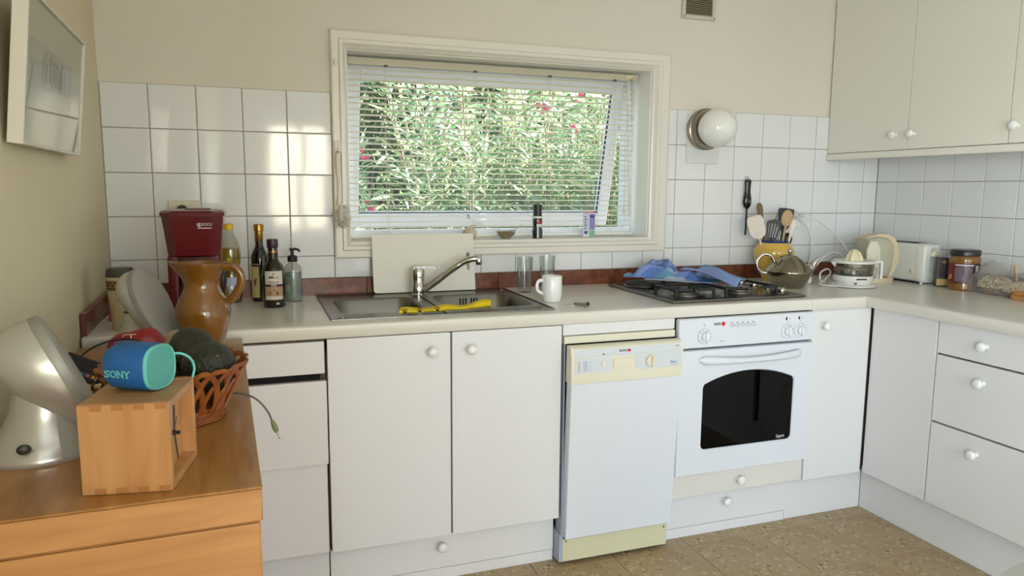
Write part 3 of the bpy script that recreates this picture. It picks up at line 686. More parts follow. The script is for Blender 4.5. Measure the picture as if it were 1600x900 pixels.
def bowl_cell(name, x0, x1, hx0, hx1, hy0, hy1):
    h = rrect(hx0, hx1, hy0, hy1, .055, 6); h2 = rrect(hx0 + .006, hx1 - .006, hy0 + .006, hy1 - .006, .052, 6); h3 = rrect(hx0 + .022, hx1 - .022, hy0 + .022, hy1 - .022, .05, 6); h4 = rrect(hx0 + .05, hx1 - .05, hy0 + .05, hy1 - .05, .04, 6)
    o = rect_match(h, x0, x1, SY0, SY1); oi = rect_match(h, x0 + .0, x1 - .0, SY0 + .018, SY1 - .018)
    m = MB(); m.loft([[(x, y, 0.0005) for x, y in o], [(x, y, zt) for x, y in o], [(x, y, zt) for x, y in rect_match(h, x0, x1, SY0 + .012, SY1 - .012)], [(x, y, zt - .003) for x, y in rect_match(h, x0, x1, SY0 + .02, SY1 - .02)], [(x, y, zt - .002) for x, y in h], [(x, y, -.006) for x, y in h2], [(x, y, -.130) for x, y in h3], [(x, y, -.152) for x, y in h4]], caps=False)
    m.add([(x, y, -.152) for x, y in h4], [tuple(range(len(h4)))])
    return m.build(name, steel, sk, angle=40)
bowl_cell('left_bowl', SX0, 1.045, .722, 1.012, -.490, -.160)
rb = bowl_cell('right_bowl', 1.045, SX1, 1.078, 1.385, -.490, -.160)
for cx in (.867, 1.232): MB().lathe([(.045, -.1515), (.045, -.149), (.036, -.150), (.03, -.156), (0, -.157)], 24, (cx, -.325, 0)).build('drain', chrome, sk)
for k in range(7):
    if k == 3: continue
    MB().rbox(1.195 + k * .011, 1.200 + k * .011, -.172, -.164, -.046, -.012, .002, 1).build('overflow_slot', M('slot_dark', (16, 15, 14), .8), rb)
for cx, cy in ((.715, -.555), (1.385, -.095), (1.375, -.552)): MB().lathe([(.008, zt - .003), (.007, zt + .001), (0, zt + .0015)], 14, (cx, cy, 0)).build('rim_stud', steel, sk)

tp = thing('mixer_tap', 'chrome single lever mixer tap with a long swung spout', 'tap', (1.045, -.130, ZC + .002))
MB().lathe([(0, 0), (.027, 0), (.027, .004), (.0235, .007), (.0235, .040), (.0225, .042), (.0225, .068), (.0245, .070), (.0245, .094), (.020, .104), (0, .106)], 32).build('tap_body', chrome, tp)
lv = MB(); lv.loft([[(x0, y * w, zc_ + h * zz) for y, zz in ((-1, -.5), (1, -.5), (1, .5), (-1, .5))] for x0, w, zc_, h in ((-.018, .016, .098, .014), (.02, .015, .104, .012), (.05, .011, .103, .008), (.075, .009, .101, .005), (.082, .007, .104, .004))])
lv.rot(-.1, 'Z').build('lever', chrome, tp)
sp = bez([(.018, -.010, .020), (.06, -.024, .050), (.12, -.044, .098), (.160, -.058, .126), (.190, -.068, .137), (.210, -.074, .138)], 6)
spo = MB().tube(sp, [.0135] * 8 + [.0125] * 8 + [.0118] * (len(sp) - 16), 16).build('spout', chrome, tp)
MB().lathe([(0, -.018), (.0105, -.018), (.0125, -.015), (.0125, .004), (.009, .012), (0, .013)], 20, (.214, -.0755, .134)).build('aerator', chrome, spo)

# plastic chopping board leaning on the window casing
cb = thing('chopping_board', 'white plastic chopping board leaning behind the tap', 'board', (1.092, -.064, ZC + .0045))
hole = arc(0, 0, .0065, 0, 180, 6) + [(x, y - .058) for x, y in arc(0, 0, .0065, 180, 360, 6)]
hole = [(x + .170, y + .142) for x, y in hole]
out_r = rrect(-.203, .196, 0, .222, .012, 5)
bd = MB(); cut = .150
L_ = [p for p in out_r]
o2 = rect_match(hole, cut, .196, 0.0, .222)
for s_, ya, in ((0, 0), ):
    bd.loft([[(x, -.004, z) for x, z in o2], [(x, -.004, z) for x, z in hole], [(x, .004, z) for x, z in hole], [(x, .004, z) for x, z in o2]], caps=False)
    bd.prism(arc(-.191, .210, .012, 90, 180, 5) + arc(-.191, .012, .012, 180, 270, 5) + [(cut, 0), (cut, .222)], -.004, .004, 'y'); bd.add([(.196, -.004, 0), (.196, .004, 0), (.196, .004, .222), (.196, -.004, .222), (cut, -.004, 0), (cut, .004, 0), (cut, .004, .222), (cut, -.004, .222)], [(0, 1, 2, 3), (4, 5, 1, 0), (3, 2, 6, 7)])
bd.wn = False
bd.rot(math.radians(-9), 'X').build('board', M('milky_plastic', (222, 217, 202), .35, sub=.15), cb, angle=30)

# folded yellow cloth over the front edge of the sink
yc = thing('dish_cloth', 'yellow dish cloth with black paw prints folded on the sink edge', 'cloth', (0, 0, ZC))
ym = M('yellow_cloth', (222, 192, 30), .85, bump=(90, .2))
rings = []
for k in range(22):
    s = k / 21; x = .897 + s * .315; y = -.556 + s * .046 + .004 * math.sin(k * 1.3); w = .026 + .004 * math.sin(k * .9); h = .016 + .004 * math.sin(k * .7 + 1) + (.008 * s if s > .8 else 0)
    rings.append([(x + .01 * math.cos(a), y + w * math.cos(a), .007 + h * (.5 + .5 * math.sin(a)) + .0012 * math.sin(5 * a + k)) for a in [2 * PI * q / 14 for q in range(14)]])
co = MB().loft(rings).build('cloth', ym, yc, angle=60)
for px, s_ in ((.953, .12), (1.012, .30), (.905, .02)):
    b = MB()
    yy = -.556 + s_ * .046 - .0275; zz = .016
    b.ball((px, yy, zz), (.0055, .0015, .004), 8, 5)
    for k in range(4): b.ball((px - .007 + k * .0046, yy, zz + .006 + (.002 if k in (1, 2) else 0)), (.0019, .0012, .0022), 6, 4)
    b.build('paw_print', ink, co)

# ================================================================== glasses, mug, peeler
clear = GLASS('drinking_glass', (246, 248, 247), .07, .65)
def tumbler(label, x, y):
    t = thing('tumbler', label, 'glass', (x, y, ZC), 0, 'tall clear tumblers by the sink')
    MB().lathe([(0, 0), (.0265, 0), (.0275, .003), (.0325, .138), (.0315, .1385), (.0265, .016), (.02, .013), (0, .012)], 28).build('glass_body', clear, t)
tumbler('left one of two tall clear tumblers behind the white mug', 1.462, -.154); tumbler('right one of two tall clear tumblers behind the white mug', 1.571, -.120)
mg = thing('mug', 'plain white mug standing right of the sink', 'mug', (1.470, -.414, ZC))
MB().lathe([(0, .002), (.026, .002), (.028, 0), (.031, .002), (.0365, .022), (.0372, .045), (.0362, .092), (.0352, .094), (.0338, .092), (.0345, .045), (.033, .022), (.027, .008), (0, .007)], 36).build('mug_body', porc, mg)
MB().tube(bez([(-.0355, 0, .078), (-.052, -.004, .076), (-.060, -.006, .060), (-.056, -.005, .042), (-.036, -.001, .030)], 6), .0052, 10, flat=1.2).build('handle', porc, mg)
pl = thing('peeler', 'steel vegetable peeler lying on the worktop left of the hob', 'peeler', (1.530, -.520, ZC))
MB().tube([(-.008, .018, .006), (.004, -.012, .0085), (.014, -.040, .0092)], [.006, .0085, .009], 14).build('handle', chrome, pl)
MB().lathe([(.0068, 0), (0, .0006)], 14).xf(Matrix.Translation((.0142, -.0408, .0092)) @ Vector((.35, -1, .02)).to_track_quat('Z', 'Y').to_matrix().to_4x4()).build('hollow_end', ink, pl)
MB().loft([[(-.052, .020, .001), (-.05, .012, .001), (-.05, .012, .003), (-.052, .020, .003)], [(0, .018, .003), (0, .008, .002), (0, .008, .005), (0, .018, .006)], [(.026, .032, .001), (.028, .026, .001), (.028, .026, .003), (.026, .032, .003)]]).build('blade', chrome, pl)

# ================================================================== hob
hb = thing('hob', 'stainless steel hob with black top, hotplate and gas burners', 'hob', (0, 0, ZC))
black_en = M('black_enamel', (18, 18, 19), .18); cast = M('cast_iron', (26, 26, 27), .55)
HX0, HX1, HY0, HY1 = 1.858, 2.438, -.598, -.088
MB().rbox(HX0, HX1, HY0, HY1, .0005, .010, .004, 2).build('steel_tray', steel, hb)
MB().rbox(HX0 + .024, HX1 - .060, HY0 + .024, HY1 - .020, .008, .0125, .002, 1).build('black_top', black_en, hb)
MB().lathe([(.076, .012), (.078, .015), (.076, .018), (.070, .019)], 40, (1.957, -.205, 0)).build('hotplate_ring', steel, hb)
MB().lathe([(0, .012), (.070, .012), (.070, .026), (.067, .028), (.022, .027), (.020, .025), (0, .025)], 40, (1.957, -.205, 0)).build('hotplate', cast, hb)
def burner(x, y, r):
    o = MB().lathe([(r * 1.3, .012), (r * 1.25, .018), (r, .020), (r * .95, .026), (r * .9, .027)], 32, (x, y, 0)).build('burner_base', M('burner_alloy', (120, 116, 108), .35, .9), hb)
    MB().lathe([(0, .024), (r * .98, .026), (r, .030), (r * .93, .034), (0, .036)], 32, (x, y, 0)).build('burner_cap', M('burner_cap_black', (30, 30, 32), .22), o)
burner(1.975, -.485, .040); burner(2.215, -.480, .040); burner(2.215, -.215, .046)
def support(x0, x1, y0, y1):
    m = MB(); z0, z1 = .036, .046; w = .005
    for x in (x0, x1):
        m.rbox(x - w, x + w, y0, y1, z0, z1, .002, 1)
        for y in (y0, y1): m.rbox(x - w, x + w, y - w, y + w, .012, z1, .002, 1)
    for y in (y0, y1):
        for x, d in ((x0, 1), (x1, -1)): m.rbox(min(x, x + d * .07), max(x, x + d * .07), y - w, y + w, z0, z1, .002, 1)
    for x, d in ((x0, 1), (x1, -1)): m.rbox(min(x, x + d * .06), max(x, x + d * .06), (y0 + y1) / 2 - w, (y0 + y1) / 2 + w, z0, z1, .002, 1)
    m.build('pan_support', cast, hb)
support(1.895, 2.055, -.555, -.415); support(2.105, 2.330, -.560, -.125)
for k in range(4): MB().lathe([(.016, .010), (.017, .014), (.014, .026), (.012, .028), (0, .0285)], 20, (2.405, -.50 + k * .085, 0)).build('control_knob', M('knob_steel', (176, 172, 160), .25, 1.0), hb)

# crumpled blue patchwork tea towel
tt = thing('tea_towel', 'crumpled blue patchwork tea towel lying on the hob', 'cloth', (0, 0, ZC))
NU, NV = 64, 40; rng = np.random.default_rng(5)
def towel(u, v):     # u along the hob, v across
    yf = -.27 - .17 * math.sin(PI / 2 * min(1, u / .62)) + (.08 * (u - .62) / .38 if u > .62 else 0); yb = -.13 - .05 * u - (.12 * (u - .7) / .3 if u > .7 else 0)
    x = 1.925 + .36 * u + .03 * math.sin(6 * v + 2 * u) - .05 * (1 - v) * u; y = yf + (yb - yf) * v + .010 * math.sin(9 * u)
    tri = lambda q: abs(((q / PI) % 2) - 1)
    ridge = .070 * max(0, 1 - abs(u - .17 - .12 * v) / .17) * (.25 + .75 * v) + .060 * max(0, 1 - abs(u - .50 + .05 * v) / .13) * (.2 + .8 * v) + .034 * max(0, 1 - abs(u - .76 - .12 * v) / .14) * (.5 + .5 * v)
    fold = .022 * (tri(17 * u + 6 * v) - .5) + .018 * (tri(12 * v - 10 * u + 1) - .5) + .010 * (tri(23 * u - 15 * v) - .5)
    edge = min(u, 1 - u, v, 1 - v); z = .050 + ridge + fold * min(1, .3 + edge * 6)
    z -= .03 * max(0, .35 - v) / .35
    return (x, y, max(z, .049))
vs = [towel(i / (NU - 1), j / (NV - 1)) for i in range(NU) for j in range(NV)]
fs = [(i * NV + j, (i + 1) * NV + j, (i + 1) * NV + j + 1, i * NV + j + 1) for i in range(NU - 1) for j in range(NV - 1)]
me = bpy.data.meshes.new('towel_fabric'); me.from_pydata(vs, [], fs); me.shade_smooth()
for nm, c in (('towel_periwinkle', (132, 152, 208)), ('towel_teal', (104, 152, 178)), ('towel_pale', (172, 182, 208)), ('towel_blue', (92, 124, 186))): me.materials.append(M(nm, c, .85, bump=(300, .1)))
pat = rng.integers(0, 4, (8, 6))
for k, p in enumerate(me.polygons): i, j = divmod(k, NV - 1); p.material_index = int(pat[min(7, (i + j // 3) * 8 // (NU + 8)), j * 6 // (NV - 1)])
fv = []; A_, B_, C_, D_ = Vector((2.045, -.335, .088)), Vector((2.215, -.285, .092)), Vector((2.265, -.455, .062)), Vector((2.125, -.575, .049))
for i in range(15):
    for j in range(15):
        a, b = i / 14, j / 14; p = (A_ * (1 - a) + B_ * a) * (1 - b) + (D_ * (1 - a) + C_ * a) * b; fv.append((p.x + .006 * math.sin(7 * b), p.y, p.z + .012 * math.sin(PI * b) * (1 - .5 * a) + .007 * math.sin(9 * a + 3 * b)))
fme = bpy.data.meshes.new('towel_flap'); fme.from_pydata(fv, [], [(i * 15 + j, (i + 1) * 15 + j, (i + 1) * 15 + j + 1, i * 15 + j + 1) for i in range(14) for j in range(14)]); fme.shade_smooth()
for m_ in me.materials: fme.materials.append(m_)
for k, p in enumerate(fme.polygons): p.material_index = 1 if k // 14 > 9 else 0
link('towel_flap', fme, tt).modifiers.new('thickness', 'SOLIDIFY').thickness = .0025
o = link('towel_fabric', me, tt); o.modifiers.new('thickness', 'SOLIDIFY').thickness = .0025

# ================================================================== right of the hob
vy = -.118
va = thing('utensil_pot', 'yellow glazed pot with blue rim holding kitchen utensils', 'pot', (2.668, vy, ZC))
MB().lathe([(0, .002), (.042, 0), (.044, .004), (.052, .03), (.070, .065), (.084, .100), (.0885, .122), (.086, .142), (.074, .160), (.062, .170), (.058, .174), (.056, .172), (.060, .160), (.078, .135), (.080, .12), (.06, .06), (.04, .02), (0, .015)], 40).build('pot_body', M('yellow_glaze', (222, 184, 86), .18, coat=.4, var=(14, (206, 162, 62), .35, .7), stretch=(.3, .3, 4)), va)
MB().lathe([(.056, .169), (.0615, .171), (.0625, .177), (.0595, .180), (.056, .177)], 40).build('blue_rim', M('cobalt_glaze', (40, 52, 112), .2), va)
black_ny = M('black_nylon', (24, 24, 25), .4); pale_wood = M('pale_wood', (196, 164, 122), .6, var=(30, (176, 140, 98), .3, .7), stretch=(1, 1, .1)); dark_wood = M('worn_wood', (120, 98, 70), .65, var=(30, (96, 78, 54), .3, .7), stretch=(1, 1, .1)); silicone = M('blush_silicone', (226, 212, 200), .45)
def outline_blade(half, y0=-.003, y1=.003):      # half = [(width, z)...] symmetric blade outline
    poly = [(-w, z) for w, z in half] + [(w, z) for w, z in reversed(half)]
    return MB().prism(poly, y0, y1, 'y')
def utensil(name, label, base, tip_dir, blade, handle_r, mat, hmat=None, twist=0.0, length=.16, cat='utensil'):
    t = thing(name, label, cat, (2.668 + base[0], vy + base[1], ZC + .03), 0, 'utensils in the yellow pot')
    zz_ = Vector(tip_dir).normalized(); xx_ = Vector((.80, -.60, 0)); xx_ = (xx_ - zz_ * xx_.dot(zz_)).normalized(); yy_ = zz_.cross(xx_)
    q = Matrix((xx_, yy_, zz_)).transposed().to_4x4() @ Matrix.Rotation(twist, 4, 'Z')
    MB().tube([(0, 0, 0), (0, 0, length * .5), (0, 0, length + .012)], handle_r, 10).xf(q).build('handle', hmat or mat, t)
    if blade: blade.mv(0, 0, length).xf(q).build('blade', mat, t, angle=40)
    return t, q
sp_half = [(.004, -.005), (.020, .004), (.026, .014), (.027, .05), (.024, .066), (.016, .072)]
utensil('spatula', 'blush silicone spatula leaning left out of the yellow pot', (-.020, 0, 0), (-.385, -.02, 1), outline_blade([(.010, -.006), (.025, .004), (.033, .020), (.035, .080), (.030, .095), (.018, .100)], -.004, .004), .0045, silicone, twist=.12, length=.178)
utensil('wooden_spoon', 'dark worn wooden spoon handle standing in the yellow pot', (-.012, .012, 0), (-.13, .12, 1), outline_blade([(.006, -.02), (.011, 0), (.0135, .03), (.0135, .055), (.009, .066), (.004, .069)], -.004, .004), .006, dark_wood, length=.252)
t, q = utensil('slotted_turner', 'black slotted turner with four slots in the yellow pot', (-.048, -.010, 0), (.06, -.10, 1), None, .005, black_ny, length=.15)
bar = [(-.021, -.013), (-.0095, -.0045), (-.0015, .0035), (.0065, .0115)]
fbl = MB()
for a_, b_ in ((-.024, -.017), (-.0135, -.0085), (-.0035, .0015), (.0065, .0115), (.0165, .0235)): fbl.prism([(a_ * .8, .155), (b_ * .8, .155), (b_ * 1.05 + .002, .215), (a_ * 1.05 + .002, .215)], -.002, .002, 'y')
fbl.prism([(-.006, .135), (.006, .135), (.019, .157), (-.019, .157)], -.002, .002, 'y').prism([(-.024, .213), (.027, .213), (.024, .226), (.004, .231), (-.020, .222)], -.002, .002, 'y')
fbl.xf(Matrix.Diagonal((1.25, 1, 1.12, 1))).mv(0, 0, -.010).xf(q @ Matrix.Rotation(.2, 4, 'Z')).build('blade', black_ny, t, angle=40)
utensil('wooden_spoon', 'pale wooden spoon in front of the black turners in the pot', (.004, -.024, 0), (.09, -.08, 1), MB().ball((0, 0, .034), (.024, .007, .038), 20, 12), .0052, pale_wood, length=.218)
utensil('black_turner', 'broad black turner behind the pale wooden spoon in the pot', (.014, -.006, 0), (.12, -.02, 1), outline_blade([(.006, -.02), (.022, .0), (.030, .03), (.034, .075), (.030, .082), (.0, .084)], -.002, .002), .006, black_ny, twist=-.15, length=.212)
utensil('black_ladle', 'black ladle low at the right rim of the yellow pot', (.028, -.004, 0), (.22, -.04, 1), MB().ball((0, 0, .022), (.022, .012, .032), 16, 10), .006, black_ny, length=.135)
utensil('wooden_spatula', 'cream curved spoon handle at the right of the pot', (.026, -.018, 0), (.20, -.08, 1), outline_blade([(.005, -.03), (.006, .0), (.008, .04), (.005, .062)], -.003, .003), .005, M('cream_melamine', (222, 208, 184), .4), length=.185)
t, q = utensil('whisk', 'wire balloon whisk at the top of the yellow pot', (.024, .010, 0), (.11, .02, 1), None, .0055, M('whisk_steel', (150, 148, 142), .2, 1.0), length=.200)
wk = MB()
for k in range(6):
    a = PI * k / 6; L_ = []
    for s in range(17):
        th = PI * s / 16; r = .029 * math.sin(th) ** .8; sg = math.cos(th); L_.append(((.004 + r) * math.cos(a) * (1 if s < 8 else 1), 0, 0))
    path = [(math.cos(a) * .030 * math.sin(f) * (1 if True else 0), math.sin(a) * .030 * math.sin(f), .205 + .040 - .042 * math.cos(f)) for f in [PI * s / 10 for s in range(11)]]
    path2 = [(-x, -y, z) for x, y, z in reversed(path)]
    wk.tube(path + path2[1:], .0009, 5)
wk.xf(q).build('wires', MATS['whisk_steel'], t)

# teapot
tpot = thing('teapot', 'polished steel teapot with ball knob right of the hob', 'teapot', (2.574, -.335, ZC), -.34)
bronze = M('tarnished_steel', (150, 142, 126), .10, 1.0)
MB().lathe([(0, 0), (.060, 0), (.063, .003), (.0945, .062), (.0955, .068), (.0945, .072), (.072, .098), (.050, .118)], 48).build('pot_body', bronze, tpot)
ld_ = MB().lathe([(.050, .118), (.046, .1205), (.032, .131), (.016, .137), (.006, .139), (.005, .143), (0, .143)], 40).build('lid', bronze, tpot)
MB().ball((0, 0, .152), .0105, 20, 12).build('lid_knob', chrome, ld_)
MB().tube(bez([(-.062, 0, .106), (-.080, 0, .132), (-.108, 0, .138), (-.132, 0, .116), (-.134, 0, .086), (-.116, 0, .064), (-.088, 0, .060)], 7), .0075, 12, flat=.8).build('handle', chrome, tpot)
MB().tube(bez([(.080, 0, .078), (.098, 0, .088), (.106, 0, .106), (.124, 0, .122)], 5), [.019, .018, .017, .016, .015, .014, .013, .0125, .012, .0115, .011, .0105, .010, .0095, .009, .0085], 14).build('spout', chrome, tpot)

# sockets, plugs and flexes
sock_m = M('socket_plastic', (226, 224, 218), .35); flex_m = M('white_flex', (222, 220, 214), .5)
so_ = thing('wall_socket', 'white double wall socket behind the yellow pot', 'socket', (2.862, -.004, 1.160))
MB().rbox(-.040, .040, -.010, .0, -.045, .040, .004, 2).build('plate', sock_m, so_)
MB().lathe([(.022, 0), (.020, .003), (.0, .003)], 24).rot(PI / 2, 'X').build('outlet', M('socket_inner', (206, 204, 198), .4), so_, (.0, -.0095, .010))
for k, (pts_, lab) in enumerate(((((2.850, -.030, 1.170), (2.90, -.045, 1.13), (2.938, -.05, 1.05), (2.940, -.05, .98), (2.91, -.06, .92), (2.88, -.08, .886), (2.80, -.10, .886), (2.74, -.20, .886)), 'white flex hanging straight down from the wall socket plug'), (((2.880, -.030, 1.166), (2.94, -.06, 1.150), (3.00, -.12, 1.09), (3.02, -.19, 1.01), (3.02, -.22, .93), (2.99, -.24, .887), (2.93, -.26, .886)), 'thin white flex looping from the socket towards the kettle'))):
    t = thing('plug_lead', lab, 'cable')
    MB().tube(bez(pts_, 7), .0042 if k == 0 else .0030, 8).build('flex', flex_m, t)
    MB().rbox(pts_[0][0] - .013, pts_[0][0] + .013, -.042, -.0105, pts_[0][2] - .012 + .002, pts_[0][2] + .012, .005, 2).build('plug', M('plug_grey', (196, 196, 194), .4), t)
t = thing('appliance_lead', 'coiled white lead with plug lying behind the citrus juicer', 'cable')
MB().tube(bez([(2.74, -.27, .925), (2.79, -.26, .965), (2.86, -.23, .998), (2.92, -.22, 1.010), (2.97, -.215, .99), (2.99, -.215, .93), (2.97, -.22, .886), (2.90, -.26, .886), (2.80, -.30, .888), (2.755, -.32, .905), (2.765, -.31, .935), (2.82, -.29, .946), (2.845, -.28, .925), (2.80, -.29, .893), (2.74, -.33, .888), (2.76, -.39, .886), (2.80, -.40, .886)], 7), .0034, 8).build('flex', flex_m, t)
MB().loft([[(2.735 + .011 * math.cos(a) * s, -.275 + .011 * math.sin(a) * s, z) for a in [2 * PI * q / 10 for q in range(10)]] for s, z in ((.6, .884), (1, .890), (1, .905), (.7, .918), (.4, .928))]).build('plug', flex_m, t)

# citrus juicer
ju = thing('citrus_juicer', 'white electric citrus juicer with clear jug and reaming cone', 'juicer', (2.868, -.385, ZC))
jw = M('juicer_white', (222, 220, 212), .3)
MB().lathe([(0, .004), (.080, .0), (.092, .003), (.092, .007), (.074, .016), (.072, .022)], 44).build('base', jw, ju)
MB().lathe([(.072, .022), (.078, .024), (.080, .030), (.080, .046), (.077, .049), (.0, .049)], 44).build('motor_ring', jw, ju)
jg = MB().lathe([(.078, .049), (.082, .104), (.0805, .104), (.0765, .050), (.02, .052)], 44).build('clear_jug', GLASS('smoky_clear_plastic', (240, 240, 238), .05, .3), ju)
MB().lathe([(.0800, .100), (.0835, .101), (.0840, .108), (.0815, .111), (.0790, .109)], 44).build('jug_rim', jw, jg)
MB().rbox(.080, .122, -.008, .008, .099, .110, .003, 2).rbox(.111, .122, -.008, .008, .032, .108, .003, 2).build('jug_handle', jw, jg)
MB().loft([[(-.076, -.014, .106), (-.076, .014, .106), (-.078, .0, .080)], [(-.098, -.004, .104), (-.098, .004, .104), (-.094, 0, .098)]]).build('jug_lip', jw, jg)
MB().lathe([(.066, .078), (.060, .072), (.030, .084), (.026, .100)], 36).build('strainer', M('strainer_cream', (206, 198, 172), .4), ju)
rc = MB(); seg = 48; prof_c = [(.036, .104), (.035, .110), (.031, .128), (.022, .146), (.010, .156), (.0001, .158)]
rc.loft([[(r * (1 + .10 * math.cos(8 * a)) * math.cos(a), r * (1 + .10 * math.cos(8 * a)) * math.sin(a), z) for a in [2 * PI * k / seg for k in range(seg)]] for r, z in prof_c]).build('reaming_cone', M('cream_plastic', (224, 214, 176), .35), ju)
MB().lathe([(.012, .05), (.008, .075), (.008, .104)], 16).build('spindle', jw, ju)
MB().rbox(-.020, .022, -.0815, -.076, .0350, .0405, .001, 1).build('print_bar', ink, ju); MB().lathe([(.004, 0), (.004, .003), (0, .0032)], 12).rot(PI / 2, 'X').build('switch', ink, ju, (-.022, -.078, .020))
ju.rotation_euler.z = -.35

# kettle: seen from the side, spout to the left, broad loop handle to the right
ke = thing('kettle', 'beige plastic jug kettle with broad curved handle in the corner', 'kettle', (3.085, -.295, ZC), -.10)
def side_loft(profile, widths, yo=0.0):     # stack of side outlines: (scale about centre, y)
    cx = sum(p[0] for p in profile) / len(profile); cz = sum(p[1] for p in profile) / len(profile)
    return MB().loft([[(cx + (x - cx) * s, y + yo, cz + (z - cz) * s) for x, z in profile] for s, y in widths])
body = [(-.060, .022), (.030, .022), (.044, .060), (.050, .120), (.046, .170), (.020, .196), (-.040, .204), (-.088, .196), (-.082, .170), (-.070, .10)]
wid = [(.80, -.052), (.93, -.046), (1, -.032), (1, .032), (.93, .046), (.80, .052)]
side_loft(body, wid).build('kettle_body', M('kettle_taupe', (186, 180, 158), .35), ke, angle=45)
_han = bez([(-.092, 0, .200), (-.040, 0, .214), (.020, 0, .212), (.062, 0, .190), (.084, 0, .140), (.084, 0, .085), (.066, 0, .045), (.040, 0, .022)], 6)
ho = [(-.094, .196), (-.060, .206), (-.010, .216), (.030, .212), (.062, .196), (.082, .165), (.091, .125), (.087, .085), (.072, .048), (.052, .022)]
hi_ = [(.034, .022), (.048, .050), (.058, .085), (.061, .125), (.055, .160), (.042, .182), (.020, .196), (-.020, .202), (-.060, .200)]
oo = bez([(x, 0, z) for x, z in ho], 4); ii = bez([(x, 0, z) for x, z in hi_], 4)
MB().prism([(p[0], p[2]) for p in oo] + [(p[0], p[2]) for p in ii], -.028, .028, 'y').build('handle', M('kettle_peach', (214, 194, 164), .38), ke, angle=50)
MB().rbox(.018, .046, -.012, .012, .205, .216, .004, 2).rot(.0, 'Y').build('lid_button', M('button_grey', (146, 146, 142), .4), ke)
MB().lathe([(0, 0), (.082, 0), (.084, .004), (.083, .016), (.076, .022), (0, .022)], 40, (-.005, 0, 0), sx=1.05, sy=.72).build('power_base', MATS['kettle_peach'], ke)
fp = [(-.098, .090), (-.040, .070), (-.030, .100), (-.040, .160), (-.056, .184), (-.086, .184), (-.100, .150)]
MB().prism(fp, -.060, -.050, 'y').build('spout_panel', M('kettle_ivory', (224, 216, 194), .35), ke, angle=40)
MB().prism([(-.052, .118), (-.046, .118), (-.049, .112)], -.0608, -.0598, 'y').build('mark', grey_ink, ke, smooth=False)
MB().loft([[(-.040, -.052, .020), (-.014, -.052, .020), (-.014, -.044, .020), (-.040, -.044, .020)], [(-.040, -.057, .050), (-.012, -.057, .050), (-.012, -.046, .050), (-.040, -.046, .050)], [(-.038, -.056, .085), (-.028, -.056, .085), (-.028, -.046, .085), (-.038, -.046, .085)]]).build('level_window', M('level_white', (230, 230, 228), .2), ke)
MB().lathe([(.0035, 0), (.0035, .002), (0, .0022)], 10).rot(PI / 2, 'X').build('switch', ink, ke, (.052, -.045, .012))

# toaster
to = thing('toaster', 'cream white toaster with round lever knob beside the kettle', 'toaster', (3.255, -.425, ZC))
tw = M('toaster_white', (224, 221, 210), .3)
tb = MB(); 
tb.rbox(-.040, .044, .012, .255, .006, .176, .018, 4).build('toaster_body', tw, to)
ep = MB().loft([[(x, y, z) for x, z in rrect(-.046 + i_, .050 - i_, .004 + i_ * .3, .174 - i_, .022, 5)] for y, i_ in ((.035, .002), (.004, .0), (-.004, .003), (-.008, .010))]).build('end_cap', tw, to, angle=50)
MB().loft([[(x, y, z) for x, z in rrect(-.013, .013, .046, .160, .0125, 6)] for y in (-.009, -.0065)]).build('lever_slot', M('slot_grey', (196, 196, 192), .35), to)
MB().lathe([(0, .016), (.010, .015), (.0165, .009), (.0165, .003), (.013, 0)], 26).rot(PI / 2, 'X').build('lever_knob', M('ivory_knob', (228, 220, 192), .3), ep, (.0, -.0085, .132))
MB().lathe([(.0125, 0), (.0125, .004), (.010, .006), (0, .0065)], 24).rot(-PI / 2, 'Y').build('browning_dial', M('dial_cream', (216, 204, 174), .4), to, (-.0395, .055, .050))
for sx in (-.018, .020): MB().box(sx - .012, sx + .012, .045, .235, .1745, .1768).build('bread_slot', ink, to, smooth=False)
MB().box(-.034, .040, .02, .25, 0, .007).build('foot_plate', ink, to, smooth=False)
for fx, fy in ((-.034, .01), (.034, .01), (-.034, .24), (.034, .24)): MB().lathe([(.006, 0), (.007, .007)], 10, (fx, fy, 0)).build('foot', sock_m, to)

# chocolate box
bx = thing('cocoa_box', 'small black carton with gold label between toaster and jar', 'box', (3.236, -.505, ZC), -.62)
MB().rbox(-.028, .028, -.016, .016, 0, .124, .001, 1).build('carton', M('black_carton', (34, 27, 24), .4), bx)
gold = M('gold_print', (196, 164, 92), .45)
MB().box(-.025, .020, -.0166, -.0158, .006, .034).build('gold_label', gold, bx, smooth=False)
MB().prism([(-.018, .106), (-.008, .109), (-.002, .114), (.004, .109), (.014, .106), (.004, .103), (-.002, .098), (-.008, .103)], -.0165, -.0158, 'y').build('crest', M('old_gold', (150, 118, 52), .5), bx, smooth=False)
for ez in (.082, .054): MB().tube([(-.002 + .018 * math.cos(a), -.0162, ez + .0125 * math.sin(a)) for a in [2 * PI * q / 24 for q in range(24)]], .0007, 5, closed=True).build('emblem', M('faded_gold', (92, 70, 36), .5), bx)
MB().box(-.027, .027, -.015, .015, .1238, .1246).build('top_flap', M('plum_carton', (86, 50, 66), .5), bx, smooth=False)

